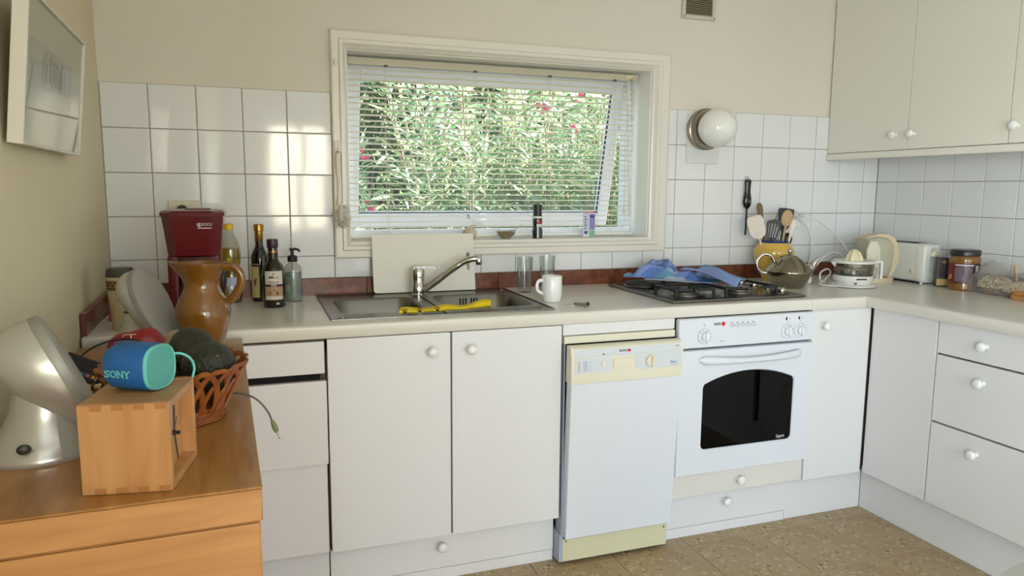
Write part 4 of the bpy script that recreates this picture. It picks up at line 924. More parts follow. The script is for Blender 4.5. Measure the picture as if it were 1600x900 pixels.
# peanut butter jar
ja = thing('spread_jar', 'large jar of nut spread with black lid and dark label', 'jar', (3.232, -.605, ZC), -.72)
MB().lathe([(0, .002), (.052, 0), (.0575, .005), (.0585, .015), (.0565, .030), (.0565, .110), (.0585, .122), (.057, .134), (.0515, .142)], 40).build('jar_body', M('nut_butter', (132, 88, 42), .18, coat=.5, var=(40, (112, 72, 32), .4, .7)), ja)
MB().lathe([(.052, .141), (.0555, .142), (.0560, .146), (.0560, .163), (.054, .166), (0, .166)], 48).build('lid', M('black_lid', (30, 26, 25), .3), ja)
def wrap(r, z0, z1, a0, a1, name, mat, parent, n_=20):
    m = MB(); m.loft([[(r * math.cos(a), r * math.sin(a), z) for z in (z0, z1)] for a in [math.radians(a0 + (a1 - a0) * k / n_) for k in range(n_ + 1)]], caps=False, closed=False)
    return m.build(name, mat, parent)
wrap(.0571, .030, .112, 180, 360, 'label', M('maroon_label', (58, 26, 26), .4), ja)
wrap(.0573, .030, .112, 196, 222, 'label_picture', M('red_label', (120, 34, 30), .4), ja)
pale = M('pale_print', (198, 188, 192), .5)
wrap(.0574, .102, .108, 226, 296, 'heading_bar', pale, ja); wrap(.0574, .080, .104, 304, 318, 'bar_code', pale, ja)
for k in range(11): wrap(.0574, .038 + k * .0055, .0405 + k * .0055, 226, 256 if k > 4 else 290, 'text_line', M('mauve_print', (140, 122, 132), .5), ja, 8)
for k in range(6): wrap(.0574, .066 + k * .0055, .0685 + k * .0055, 262, 292, 'text_line', MATS['mauve_print'], ja, 8)
for aa, zz, rr in ((206, .060, .008), (201, .048, .007), (210, .052, .006)):
    a = math.radians(aa); MB().ball((.0572 * math.cos(a), .0572 * math.sin(a), zz), (rr * .5, rr, rr * .7), 10, 6).build('peanut_print', M('peanut', (206, 150, 70), .5), ja)

# bag of oat flakes, closed with a clothes peg
bg = thing('oat_bag', 'clear plastic bag of oat flakes slumped against the right wall', 'bag', (3.240, -.795, ZC), 0)
oat = M('oat_flakes', (160, 132, 92), .8, var=(110, (110, 86, 56), .4, .62), bump=(120, .8))
def lump(p):
    s = 1 + .09 * math.sin(70 * p[1] + 3 + 40 * p[2]) + .08 * math.sin(95 * p[0] + 61 * p[2]); return (p[0] * s, p[1] * s, max(.002, p[2] * (1 + .12 * math.sin(34 * p[1]))))
MB().ball((0, .055, .028), (.050, .058, .040), 22, 12, lump).ball((0, -.060, .022), (.052, .062, .034), 22, 12, lump).build('oats', oat, bg)
fl = MB(); rng = np.random.default_rng(3)
for i in range(1100):
    side = rng.uniform() < .5; c = np.array([0, .055 if side else -.060, .028 if side else .022]); R3 = np.array([.051, .059, .041] if side else [.053, .063, .035]); d = rng.normal(size=3); d[2] = abs(d[2]) * .9; d /= np.linalg.norm(d); p = c + R3 * d
    fl.prism([(.0078 * math.cos(a) * rng.uniform(.5, 1), .0056 * math.sin(a) * rng.uniform(.6, 1)) for a in [2 * PI * k / 5 for k in range(5)]], -.0006, .0006)
    n0 = len(fl.v) - 10; p = p + d * rng.uniform(-.001, .004); qm = Vector((d + rng.normal(size=3) * 1.1)).to_track_quat('Z', 'Y').to_matrix()
    for k in range(n0, len(fl.v)): fl.v[k] = tuple(qm @ Vector(fl.v[k]) + Vector(p))
fl.build('flakes', M('oat_pale', (214, 194, 158), .8), bg, smooth=False)['kind'] = 'stuff'
film = GLASS('plastic_film', (244, 242, 238), .05, .30, .2)
fnt = film.node_tree; fmx = fnt.nodes['Mix Shader']; fdf = fnt.nodes.new('ShaderNodeBsdfDiffuse'); fdf.inputs[0].default_value = (.75, .74, .72, 1); fm2 = fnt.nodes.new('ShaderNodeMixShader'); fm2.inputs[0].default_value = .16
fnt.links.new(fmx.outputs[0], fm2.inputs[1]); fnt.links.new(fdf.outputs[0], fm2.inputs[2]); fnt.links.new(fm2.outputs[0], fnt.nodes['Material Output'].inputs[0])
rings = []
for k in range(13):
    s = k / 12; y = .135 - s * .27; hgt = .072 + .056 * math.exp(-((s - .22) / .2) ** 2) + .030 * math.exp(-((s - .8) / .2) ** 2) + .006 * math.sin(k * 2.1); w = .064 * (1 - .25 * abs(2 * s - 1) ** 3)
    rings.append([(w * math.cos(a) * (1 if math.sin(a) < .2 else 1 - .55 * (math.sin(a) - .2)) + .003 * math.sin(3 * a + k), y + .004 * math.sin(4 * a), .002 + hgt * (.5 + .5 * math.sin(a)) * (1 + .05 * math.sin(5 * a + k * 1.7)) if math.sin(a) > -.6 else .0015) for a in [2 * PI * q / 18 for q in range(18)]])
MB().loft(rings).build('plastic_film', film, bg, angle=25)
pg = thing('clothes_peg', 'wooden clothes peg clipping the oat bag shut', 'peg', (3.240, -.823, ZC + .060))
for d in (-1, 1): MB().prism([(-.005, 0), (.005, 0), (.005, .064), (-.001, .064), (-.005, .030)], -.0035, .0035, 'y').rot(.11 * d, 'Y').mv(.0055 * d, 0, 0).build('peg_half', pale_wood, pg)
pg.rotation_euler = (-.10, .30, .75)
MB().tube([(0, -.0045 + .009 * k / 8, .026 + .003 * math.sin(k * 3)) for k in range(9)], .002, 6).build('spring', chrome, pg)
wb_ = thing('wooden_trivet', 'rounded wooden board end at the right edge of the worktop', 'board', (3.225, -.955, ZC))
MB().loft([[(x, y, z) for x, y in rrect(-.075 + i_, .075 - i_, -.10 + i_, .10 - i_, .03, 6)] for z, i_ in ((0, .002), (.002, 0), (.0155, 0), (.0175, .002))]).build('board', WOOD('beech_board', (196, 140, 84), (170, 112, 60), (6, 50, 50)), wb_)
MB().loft([[(x, y, z) for x, y in rrect(-.070 + i_, .070 - i_, -.085 + i_, .10 - i_, .03, 6)] for z, i_ in ((.0176, .002), (.019, 0), (.030, 0), (.032, .002))]).build('upper_board', MATS['beech_board'], wb_)

# ================================================================== on the walls
wlp = thing('wall_lamp', 'opal globe wall lamp on a brushed metal ring', 'lamp', (2.350, -.004, 1.545))
MB().rbox(-.083, .083, -.0045, .0, -.147, .070, .0015, 1).build('backing_plate', M('backing_white', (214, 214, 210), .35), wlp)
MB().lathe([(.088, .0045), (.0895, .010), (.0885, .030), (.084, .032), (.084, .044), (.080, .056), (.072, .058)], 48).rot(PI / 2, 'X').build('metal_ring', M('brushed_nickel', (150, 142, 128), .22, 1.0), wlp)
MB().ball((0, -.105, 0), .0815, 40, 24).build('globe', M('opal_glass', (232, 231, 224), .12, sub=.2), wlp)
vt = thing('vent_grille', 'small louvred vent grille high on the back wall', 'vent', (2.304, -.001, 2.090))
fr_ = MB(); e0, e1 = .083, .066
fr_.rbox(-e0, -e1, -.008, .003, -e0, e0, .002, 1).rbox(e1, e0, -.008, .003, -e0, e0, .002, 1).rbox(-e1, e1, -.008, .003, -e0, -e1, .002, 1).rbox(-e1, e1, -.008, .003, e1, e0, .002, 1).build('frame', M('grille_grey', (196, 192, 178), .45), vt)
MB().box(-e1, e1, .0, .003, -e1, e1).build('backing', M('vent_dark', (38, 32, 24), .9), vt, smooth=False)
lou = MB().box(-e1, e1, -.004, .003, -.0012, .0012).rot(.6, 'X').mesh('louvre', M('louvre_grey', (150, 142, 118), .5), smooth=False)
for k in range(17): link('louvre', lou, vt, (0, -.003, -e1 + .005 + k * .0079))
for sx in (-1, 1):
    for sz in (-1, 1): MB().lathe([(.0028, 0), (.0028, .001), (0, .0012)], 10).rot(PI / 2, 'X').build('screw', ink, vt, (sx * .075, -.008, sz * .075))
ht = thing('hanging_utensil', 'black handled utensil hanging on a hook above the pot', 'utensil', (2.588, -.020, 1.180))
hp = [(0, .150), (.0095, .150), (.0115, .140), (.0100, .120), (.0100, .095), (.0135, .068), (.0150, .050), (.0125, .034), (.0065, .022), (.0035, .018)]
hm = MB().lathe([(.003, .0)] + [(r * 1.45, z) for r, z in reversed(hp[1:])] + [(0, .152)], 20, sy=.6).build('handle', M('black_gloss', (20, 19, 19), .15), ht)
MB().lathe([(.0075, 0), (.006, .0015), (0, .0018)], 16).rot(PI / 2, 'X').build('thumb_button', M('grey_button', (88, 88, 88), .4), hm, (.005, -.0132, .052))
MB().tube([(0, 0, .020), (0, .001, -.06), (0, .003, -.10)], [.0045, .004, .004], 8).build('shaft', black_ny, ht)
MB().tube([(.005 * math.cos(a), 0, .156 + .005 * math.sin(a)) for a in [2 * PI * k / 16 for k in range(16)]], .0012, 6, closed=True).build('loop', chrome, ht)
hkk = thing('wall_hook', 'small metal hook on the tiles above the utensil pot', 'hook', (2.588, -.003, 1.342))
MB().lathe([(.006, 0), (.005, .002), (0, .0025)], 14).rot(PI / 2, 'X').build('hook_plate', chrome, hkk); MB().tube(bez([(0, -.001, .004), (0, -.014, .002), (0, -.018, -.006), (0, -.014, -.010)], 5), .0012, 6).build('hook_wire', chrome, hkk)
so_ = thing('wall_socket', 'cream wall socket with black plug behind the coffee maker', 'socket', (.246, -.004, 1.190))
MB().rbox(-.053, .053, -.010, 0, -.042, .042, .004, 2).build('plate', M('cream_socket', (214, 206, 182), .4), so_)
MB().box(-.028, .030, -.0112, -.0095, -.030, .030).build('insert', M('cream_socket_insert', (204, 196, 172), .4), so_, smooth=False)
MB().lathe([(.017, 0), (.017, .020), (.014, .026), (0, .027)], 24).rot(PI / 2, 'X').build('plug', M('black_plug', (22, 22, 22), .5), so_, (-.008, -.011, .010))
# dish brush hanging on the casing
br = thing('dish_brush', 'white plastic dish brush hanging on the window casing', 'brush', (.772, -.030, 1.12))
bw = M('brush_white', (216, 208, 194), .35)
MB().rbox(-.012, .014, .004, .009, .290, .330, .002, 1).build('hook_plate', bw, br); MB().rbox(-.004, .004, -.012, .006, .288, .296, .002, 1).rbox(-.004, .004, -.012, -.008, .288, .304, .0015, 1).build('hook_pin', bw, br)
MB().lathe([(.0001, .288), (.008, .286), (.0095, .270), (.0085, .215), (.0045, .195), (.0045, .130), (.008, .110), (.008, .095)], 18, sy=.6).build('handle', bw, br)
MB().ball((.008, -.002, .060), (.012, .010, .048), 16, 12).build('brush_core', bw, br)
bs = MB(); rng = np.random.default_rng(9)
for i in range(260):
    z = rng.uniform(.015, .098); a = rng.uniform(0, 2 * PI); L_ = .030 - .012 * abs(z - .055) / .045; x0, y0 = .008 + .009 * math.cos(a), -.002 + .007 * math.sin(a)
    if y0 + math.sin(a) * L_ > .012 and True: L_ = max(.004, (.012 - y0) / max(.2, math.sin(a)))
    bs.tube([(x0, y0, z), (x0 + math.cos(a) * L_, y0 + math.sin(a) * L_ , z - .006)], .0006, 3)
bs.build('bristles', M('bristle', (206, 196, 178), .5), br, smooth=False)['kind'] = 'stuff'

# ================================================================== on the window sill
gl = thing('garlic_bulb', 'garlic bulb on the sill behind the chopping board', 'garlic', (1.306, .075, OZ0))
gm = M('garlic_skin', (214, 198, 172), .6, var=(30, (180, 160, 130), .4, .7))
gb = MB(); gb.loft([[(r * (1 + .06 * math.cos(7 * a)) * math.cos(a), r * (1 + .06 * math.cos(7 * a)) * math.sin(a), z) for a in [2 * PI * k / 35 for k in range(35)]] for r, z in ((.010, 0), (.024, .006), (.029, .018), (.025, .032), (.013, .042), (.006, .048))]).build('bulb', gm, gl)
MB().tube([(0, 0, .045), (.008, 0, .052), (.022, 0, .053), (.034, 0, .050)], [.007, .006, .004, .0015], 8, flat=.5).build('stem', gm, gl)
sb_ = thing('sugar_bowl', 'small glass bowl of brown sugar with a spoon on the sill', 'bowl', (1.447, .030, OZ0))
MB().lathe([(0, .001), (.018, 0), (.022, .002), (.036, .016), (.0425, .034), (.0415, .0345), (.034, .017), (.02, .004), (0, .0035)], 32).build('glass_bowl', clear, sb_)
MB().lathe([(0, .0045), (.019, .0045), (.033, .0175), (.0385, .028), (.02, .0295), (0, .030)], 32).build('sugar', M('brown_sugar', (186, 150, 104), .9, bump=(300, .6)), sb_)
MB().tube([(.012, -.004, .030), (.030, -.002, .034), (.060, .002, .050), (.074, .004, .056)], [.003, .002, .0014, .0018], 8).build('spoon', chrome, sb_)
gr = thing('pepper_grinder', 'black pepper grinder standing on the window sill', 'grinder', (1.586, .030, OZ0))
MB().lathe([(0, 0), (.0215, 0), (.022, .003), (.021, .008), (.0225, .030), (.0185, .048), (.0205, .062), (.0215, .078), (.020, .084)], 28).build('peppercorn_jar', M('peppercorns', (30, 27, 26), .12, coat=.6, var=(160, (58, 46, 40), .45, .6)), gr)
MB().lathe([(.0215, .083), (.0225, .084), (.0225, .091), (.020, .092)], 28).build('clear_collar', M('clear_white', (216, 216, 210), .2), gr)
MB().lathe([(.019, .092), (.0175, .112), (.0195, .136), (.019, .139), (0, .139)], 28).build('cap', black_ny, gr)
wrap(.0212, .062, .074, 250, 310, 'red_label', M('crimson_label', (176, 30, 44), .4), gr); wrap(.0214, .048, .060, 240, 320, 'label_print', M('white_label', (206, 206, 202), .5), gr, 10)['kind'] = 'part'
tb_ = thing('foil_carton', 'tall slim white and violet carton with red top on the sill', 'box', (1.836, .058, OZ0), -.50)
MB().rbox(-.0260, .0260, -.015, .015, 0, .108, .0008, 1).build('carton', M('white_carton', (222, 222, 224), .4), tb_)
MB().box(-.0262, .0262, -.0152, .0152, .104, .1085).build('red_top', M('carton_red', (196, 40, 50), .4), tb_, smooth=False)
MB().box(-.0255, .002, -.0156, -.0150, .012, .103).build('pale_print', M('lilac_grey', (190, 192, 212), .5), tb_, smooth=False)
MB().box(.003, .0258, -.0156, -.0150, .032, .100).build('violet_print', M('violet', (134, 118, 178), .45), tb_, smooth=False); MB().box(.003, .0258, -.0156, -.0150, .002, .030).build('green_print', M('leaf_green', (126, 176, 140), .5), tb_, smooth=False)
MB().box(.006, .023, -.0160, -.0152, .082, .094).build('navy_print', M('navy', (50, 44, 120), .5), tb_, smooth=False)
for k in range(5): MB().box(-.018, -.012 + .003 * (k % 2), -.0160, -.0152, .035 + k * .012, .042 + k * .012).build('print_mark', M('slate_print', (92, 110, 140), .5), tb_, smooth=False)
MB().lathe([(.007, 0), (.007, .0006), (0, .0007)], 14).rot(PI / 2, 'X').build('blue_mark', MATS['navy'], tb_, (-.012, -.0152, .020))

# ================================================================== left end of the worktop
red_pl = M('red_plastic', (94, 8, 14), .28, coat=.1)
cm = thing('coffee_maker', 'red filter coffee maker with glass carafe in the left corner', 'coffee maker', (.298, -.345, ZC))
def oct_(w, d0, d1, c, z): return [(-w + c, d0, z), (w - c, d0, z), (w, d0 + c * 1.4, z), (w, d1 - .02, z), (w - .02, d1, z), (-w + .02, d1, z), (-w, d1 - .02, z), (-w, d0 + c * 1.4, z)]
MB().loft([oct_(.066, -.088, .09, .024, .190), oct_(.073, -.098, .10, .026, .195), oct_(.081, -.109, .105, .03, .270), oct_(.086, -.115, .11, .03, .312)]).build('filter_housing', red_pl, cm, angle=25)
ldm = MB().loft([oct_(.089, -.119, .113, .03, .312), oct_(.0895, -.120, .114, .03, .322), oct_(.084, -.112, .11, .03, .328), oct_(.05, -.07, .08, .02, .331)]).build('lid', red_pl, cm, angle=25)
MB().rbox(-.02, .05, -.06, .02, .329, .334, .002, 1).build('lid_tab', red_pl, ldm)
MB().rbox(-.076, .070, .025, .105, .0, .196, .012, 3).rbox(-.076, -.044, -.075, .06, .0, .196, .010, 3).build('column', red_pl, cm)
MB().loft([oct_(.078, -.118, .108, .03, 0), oct_(.078, -.118, .108, .03, .018), oct_(.074, -.112, .105, .03, .026)]).build('base', red_pl, cm, angle=25)
MB().lathe([(.056, .026), (.056, .030), (0, .031)], 32, (.008, -.048, 0)).build('warming_plate', black_ny, cm)
cf = MB().lathe([(.050, .032), (.058, .045), (.061, .075), (.054, .115), (.042, .140), (.042, .150)], 32, (.008, -.048, 0)).build('carafe', GLASS('carafe_glass', (200, 200, 198), .10, .5), cm)
MB().lathe([(.0, .150), (.046, .149), (.046, .160), (.030, .166), (0, .167)], 32, (.008, -.048, 0)).build('carafe_lid', black_ny, cf)
MB().tube(bez([(.050, -.075, .150), (.078, -.100, .145), (.082, -.104, .110), (.070, -.092, .065)], 5), .008, 10, flat=.6).build('carafe_handle', black_ny, cf)
silver = M('silver_print', (190, 186, 182), .35, .5)
fy = -.1128; tl_ = Matrix.Rotation(PI / 2 + .155, 4, 'X')
text('BOSCH', .0125, (.042, -.1115, .288), silver, cm, bold=.02, width=.027, face=tl_)
MB().tube([(.020 + .0055 * math.cos(a), -.1112 - .0003, .288 + .0058 * math.sin(a)) for a in [2 * PI * k / 20 for k in range(20)]], .0009, 6, closed=True).build('logo_ring', silver, cm)
MB().box(.0185, .0215, -.1122, -.1108, .2835, .2925).build('logo_bar', silver, cm, smooth=False)
MB().box(.015, .054, -.1106, -.1090, .2765, .2785).build('print_line', silver, cm, smooth=False)

oil = thing('oil_bottle', 'clear bottle of yellow cooking oil with yellow cap', 'bottle', (.388, -.098, ZC))
oilm = GLASS('sunflower_oil', (246, 228, 150), .04, .3)
MB().lathe([(0, .002), (.034, .002), (.0355, .012), (.0345, .055), (.030, .085), (.0265, .105), (.030, .125), (.0345, .145), (.0345, .165), (.033, .188), (0, .188)], 32, fn=lambda p, a: (p[0] * (1 + .03 * math.cos(6 * a)), p[1] * (1 + .03 * math.cos(6 * a)), p[2])).build('oil', oilm, oil)
bpl = MB().lathe([(.0, .0), (.035, .001), (.0365, .012), (.0355, .055), (.031, .085), (.0275, .105), (.031, .125), (.0355, .145), (.0355, .165), (.034, .190), (.028, .215), (.017, .238), (.0135, .246), (.0135, .256)], 32).build('plastic_bottle', GLASS('clear_pet', (240, 240, 234), .06, .45), oil)
MB().lathe([(.0145, .252), (.0160, .253), (.0160, .271), (.0145, .2735), (0, .2735)], 28).build('cap', M('yellow_cap', (220, 178, 30), .4), oil)
wrap(.0345, .015, .090, 235, 325, 'label', M('lilac_label', (176, 180, 196), .5), oil)
b1 = thing('vinegar_bottle', 'tall dark bottle with gold foil neck and cream label', 'bottle', (.486, -.098, ZC))
dkg = M('dark_bottle_glass', (16, 15, 10), .06, coat=.5)
MB().lathe([(0, 0), (.028, 0), (.0295, .004), (.0295, .150), (.027, .166), (.018, .184), (.0135, .196), (.0125, .225)], 32).build('glass_body', dkg, b1)
MB().lathe([(.0132, .212), (.0142, .214), (.0140, .246), (.0165, .248), (.0165, .268), (.0155, .271), (0, .2715)], 28).build('gold_cap', M('gold_foil', (170, 132, 58), .28, .9), b1)
wrap(.0298, .015, .134, 175, 262, 'label', M('cream_label', (206, 192, 130), .5), b1)
wrap(.0300, .124, .132, 200, 262, 'dark_band', M('label_navy', (44, 36, 52), .5), b1, 10)
for a_, z_ in ((232, .074), (238, .068), (228, .066), (234, .060), (240, .079)): MB().ball((.0299 * math.cos(math.radians(a_)), .0299 * math.sin(math.radians(a_)), z_), (.003, .003, .0036), 8, 6).build('grape_print', M('grape_ink', (40, 28, 34), .5), b1)
b2 = thing('olive_oil_bottle', 'dark olive oil bottle with white label in front of the taller bottle', 'bottle', (.527, -.247, ZC))
MB().lathe([(0, 0), (.034, 0), (.0365, .005), (.0375, .110), (.0365, .124), (.030, .142), (.020, .154), (.0155, .164), (.0150, .200)], 36).build('glass_body', M('olive_bottle_glass', (26, 24, 10), .07, coat=.5), b2)
MB().lathe([(.0162, .158), (.0162, .188), (.0158, .190)], 28).build('neck_sleeve', M('plum_foil', (48, 26, 34), .3), b2); MB().lathe([(.0166, .184), (.0166, .190)], 28).build('gold_band', M('gold_foil', (170, 132, 58)), b2)
MB().lathe([(.0180, .200), (.0185, .201), (.0185, .225), (.017, .2285), (0, .229)], 28).build('cap', M('plum_cap', (56, 34, 42), .35), b2)
wrap(.0377, .028, .124, 222, 316, 'label', M('label_paper', (208, 200, 186), .55), b2)
wrap(.0379, .040, .072, 223, 315, 'picture_print', M('label_tan', (176, 138, 106), .55), b2); wrap(.0379, .072, .080, 221, 317, 'plum_band', M('label_plum', (56, 32, 48), .5), b2)
def curved_text(s, size, r, z, adeg, mat, parent, width, bold=.0):
    m = text_mb(s, size, bold=bold, width=width); a0 = math.radians(adeg)
    m.v = [((r + v[2]) * math.cos(a0 + v[0] / r), (r + v[2]) * math.sin(a0 + v[0] / r), z + v[1]) for v in m.v]
    return m.build('lettering', mat, parent, smooth=False, recalc=False)
curved_text('PICUAL', .0075, .0380, .076, 269, M('label_cream_ink', (222, 214, 200), .5), b2, .018, .02)
curved_text('TRADICIONAL', .008, .0379, .086, 269, M('label_ink', (66, 50, 46), .5), b2, .034, .02)
wrap(.0380, .1005, .1065, 244, 268, 'brand_mark', MATS['label_ink'], b2, 6); wrap(.0380, .1005, .1045, 269, 293, 'brand_mark', M('label_gold', (176, 136, 76), .5), b2, 6)
wrap(.0380, .111, .118, 262, 272, 'tree_mark', MATS['label_gold'], b2, 4)
for a_, z_, r_ in ((252, .052, .005), (285, .050, .005), (270, .060, .003)): MB().ball((.0379 * math.cos(math.radians(a_)), .0379 * math.sin(math.radians(a_)), z_), (r_ * .6, r_, r_), 10, 6).build('olive_print', M('olive_ink', (58, 48, 30), .5) if a_ != 252 else M('olive_red', (128, 74, 46), .5), b2)
wrap(.0380, .012, .018, 278, 294, 'print_mark', MATS['label_paper'], b2, 4)
b3 = thing('soap_dispenser', 'clear soap dispenser with black pump next to the sink', 'soap bottle', (.595, -.128, ZC))
MB().lathe([(0, .002), (.029, .002), (.0295, .006), (.0295, .105), (.0, .106)], 30).build('liquid_soap', M('soap_grey', (150, 160, 160), .2), b3)
MB().lathe([(0, 0), (.030, .0), (.0312, .004), (.0312, .112), (.028, .124), (.016, .134), (.014, .142)], 30).build('plastic_bottle', MATS['clear_pet'], b3)
MB().lathe([(.0165, .140), (.0170, .141), (.0170, .158), (.014, .161), (.006, .163), (.006, .178), (.009, .180), (.009, .187), (0, .188)], 24).tube(bez([(0, 0, .183), (.012, -.004, .184), (.022, -.008, .180), (.024, -.009, .174)], 4), .0045, 8).build('pump', black_ny, b3)
wrap(.0316, .090, .096, 215, 255, 'green_band', M('soap_green', (70, 130, 84), .5), b3, 8); wrap(.0316, .035, .060, 215, 245, 'code_panel', M('soap_pale_green', (140, 172, 150), .5), b3, 8); wrap(.0316, .030, .042, 318, 335, 'blue_mark', blue_ink, b3, 4)

cu_ = thing('coffee_cup', 'tall cream takeaway cup with dark lid in the left corner', 'cup', (.112, -.530, ZC))
MB().lathe([(0, .002), (.026, 0), (.0275, .002), (.0355, .142), (.0365, .145), (.0365, .149), (.034, .149)], 32).build('cup_body', M('cream_paper', (204, 186, 148), .6), cu_)
MB().lathe([(.0360, .147), (.0365, .150), (.0345, .168), (.031, .173), (0, .174)], 32).build('cup_lid', M('charcoal_lid', (62, 58, 52), .5), cu_)
bandm = wrap(.0355, .112, .140, 200, 340, 'patterned_band', M('band_ochre', (150, 116, 62), .6), cu_)
for k in range(6):
    a_ = math.radians(212 + k * 22); o = MB()
    for q in range(6): o.ball((.0357 * math.cos(a_ + .19 * math.cos(q * PI / 3) * .8), .0357 * math.sin(a_ + .19 * math.cos(q * PI / 3) * .8), .126 + .0095 * math.sin(q * PI / 3)), (.0022, .0022, .0030), 6, 4)
    o.build('rosette', M('band_black', (28, 24, 20), .6), bandm)
MB().tube(bez([(.0318 * math.cos(math.radians(a_)), .0318 * math.sin(math.radians(a_)), z_) for a_, z_ in ((250, .084), (256, .092), (262, .080), (268, .092), (274, .078), (282, .088), (290, .084))], 4), .0007, 5).build('script_mark', M('cup_ink', (88, 72, 48), .6), cu_)
ri = thing('red_tin', 'small red box against the upstand behind the takeaway cup', 'box', (.072, -.375, ZC)); MB().rbox(-.018, .020, -.02, .02, 0, .026, .002, 1).build('tin_body', M('tin_red', (160, 26, 28), .4), ri); MB().rbox(-.019, .021, -.021, .021, .020, .028, .002, 1).build('tin_lid', MATS['tin_red'], ri)

# ================================================================== wooden chest in the left foreground
TZ = .860
ch = thing('wooden_chest', 'honey coloured wooden chest along the left wall', 'chest', (.030, -.674, 0), TS)
beech = WOOD('honey_wood_shaded', (176, 126, 66), (150, 100, 48), (34, 3.0, 34), .32, .25); beech_f = WOOD('honey_wood_front', (196, 142, 86), (172, 116, 64), (3.0, 30, 22), .35, .2)  # one wood in two tones: shading of the top is put into its colour
MB().rbox(0, .398, -1.103, 0, TZ - .004, TZ, .0012, 1).build('shaded_top_layer', beech, ch)
MB().rbox(.001, .397, -1.102, -.001, TZ - .052, TZ - .0042, .0015, 1).build('top_slab', beech_f, ch)
MB().box(.004, .394, -1.095, -.004, .02, TZ - .053).build('chest_body', beech_f, ch, smooth=False)
MB().rbox(.006, .392, -1.100, -1.0952, .03, TZ - .056, .001, 1).build('front_panel', beech_f, ch)

def on_table(x, y): return (x, y, TZ)
# ---- box clock
ck = thing('clock_box', 'small beech box clock standing on the wooden chest', 'clock', (.236, -1.722, TZ + .0005), -.165)
CW, CDp, CH, t_ = .116, .138, .1265, .011
fw_ = WOOD('clock_beech', (198, 148, 94), (178, 124, 72), (26, 26, 4), .4, .1); fdark = M('end_grain', (168, 112, 62), .55)
MB().rbox(0, CW, 0, t_, 0, CH, .0008, 1).build('side_board', fw_, ck); MB().rbox(0, CW, CDp - t_, CDp, 0, CH, .0008, 1).build('side_board', fw_, ck)
MB().rbox(0, CW, t_, CDp - t_, CH - t_, CH, .0006, 1).build('top_board', WOOD('clock_top', (178, 134, 84), (158, 112, 62), (4, 40, 40), .45, 0), ck); MB().rbox(0, CW, t_, CDp - t_, 0, t_, .0006, 1).build('bottom_board', fw_, ck)
for k in range(4):
    fx0 = .016 + k * .0275
    for z0, z1 in ((CH - .0085, CH - .0005), (.0005, .0085)): MB().box(fx0, fx0 + .0145, -.0006, .004, z0, z1).build('finger_joint', fdark, ck, smooth=False)
MB().box(.002, .004, t_, CDp - t_, t_, CH - t_).build('back_panel', fw_, ck, smooth=False)
dl = MB().box(CW - .022, CW - .018, t_, CDp - t_, t_, CH - t_).build('dial', fw_, ck, smooth=False)
cyc, czc = CDp / 2 - .012, CH / 2 + .002
MB().lathe([(.009, 0), (.009, .002), (.004, .003), (.004, .011), (0, .0115)], 18).rot(PI / 2, 'Y').build('spindle', steel, dl, (CW - .018, cyc, czc)); MB().ball((CW - .004, cyc, czc), .003, 10, 6).build('spindle_cap', ink, dl)
for dy, dz, w in ((.006, .040, .0014), (.014, -.044, .0011), (.016, .020, .0007)): MB().tube([(CW - .010, cyc, czc), (CW - .010, cyc + dy, czc + dz)], w, 6).build('clock_hand', M('hand_steel', (96, 92, 84), .35, .7), dl)
for k in range(4): MB().ball((CW - .0178, CDp / 2 + .040 * math.cos(k * PI / 2), CH / 2 + .042 * math.sin(k * PI / 2)), .0012, 6, 4).build('hour_mark', fdark, dl)

# ---- small blue cylinder loudspeaker lying on the clock
SL, SR = .080, .0335
sn = thing('bluetooth_speaker', 'blue cylindrical portable speaker with turquoise grille on the clock', 'speaker', (.300, -1.645, TZ + CH + .001), -.54)
sn.location.z = TZ + CH + .0008 + SR
def sq(a, r, n_=2.7):
    c, s = math.cos(a), math.sin(a); k = (abs(c) ** n_ + abs(s) ** n_) ** (-1 / n_); return r * k * c, r * k * s
def srings(spec): return [[(x,) + sq(2 * PI * k / 48, r) for k in range(48)] for x, r in spec]
blue = M('matte_blue', (22, 92, 158), .5, bump=(600, .03)); turq = M('turquoise_rubber', (110, 200, 190), .5)
MB().loft(srings([(-SL * .5, .010), (-SL * .5 + .001, .018), (-SL * .5 + .006, .0265), (-SL * .5 + .014, .0315), (-SL * .5 + .026, SR), (SL * .5 - .006, SR), (SL * .5 - .002, SR - .002)])).build('speaker_body', blue, sn, angle=50)
MB().loft(srings([(SL * .5 - .003, SR - .001), (SL * .5 + .001, SR - .0012), (SL * .5 + .0025, SR - .002), (SL * .5 + .0015, SR - .0032)]), caps=False).build('rim', turq, sn, angle=50)
gm_ = M('turquoise_mesh', (96, 176, 168), .7, bump=(900, .5))
MB().loft(srings([(SL * .5 + .0012, SR - .0030), (SL * .5 + .0022, SR * .5), (SL * .5 + .0025, .002)])).build('grille', gm_, sn, angle=60)
MB().ball((-.012, 0, SR - .0008), (.020, .014, .0014), 24, 6).build('top_buttons', M('deep_blue', (18, 76, 138), .5), sn)
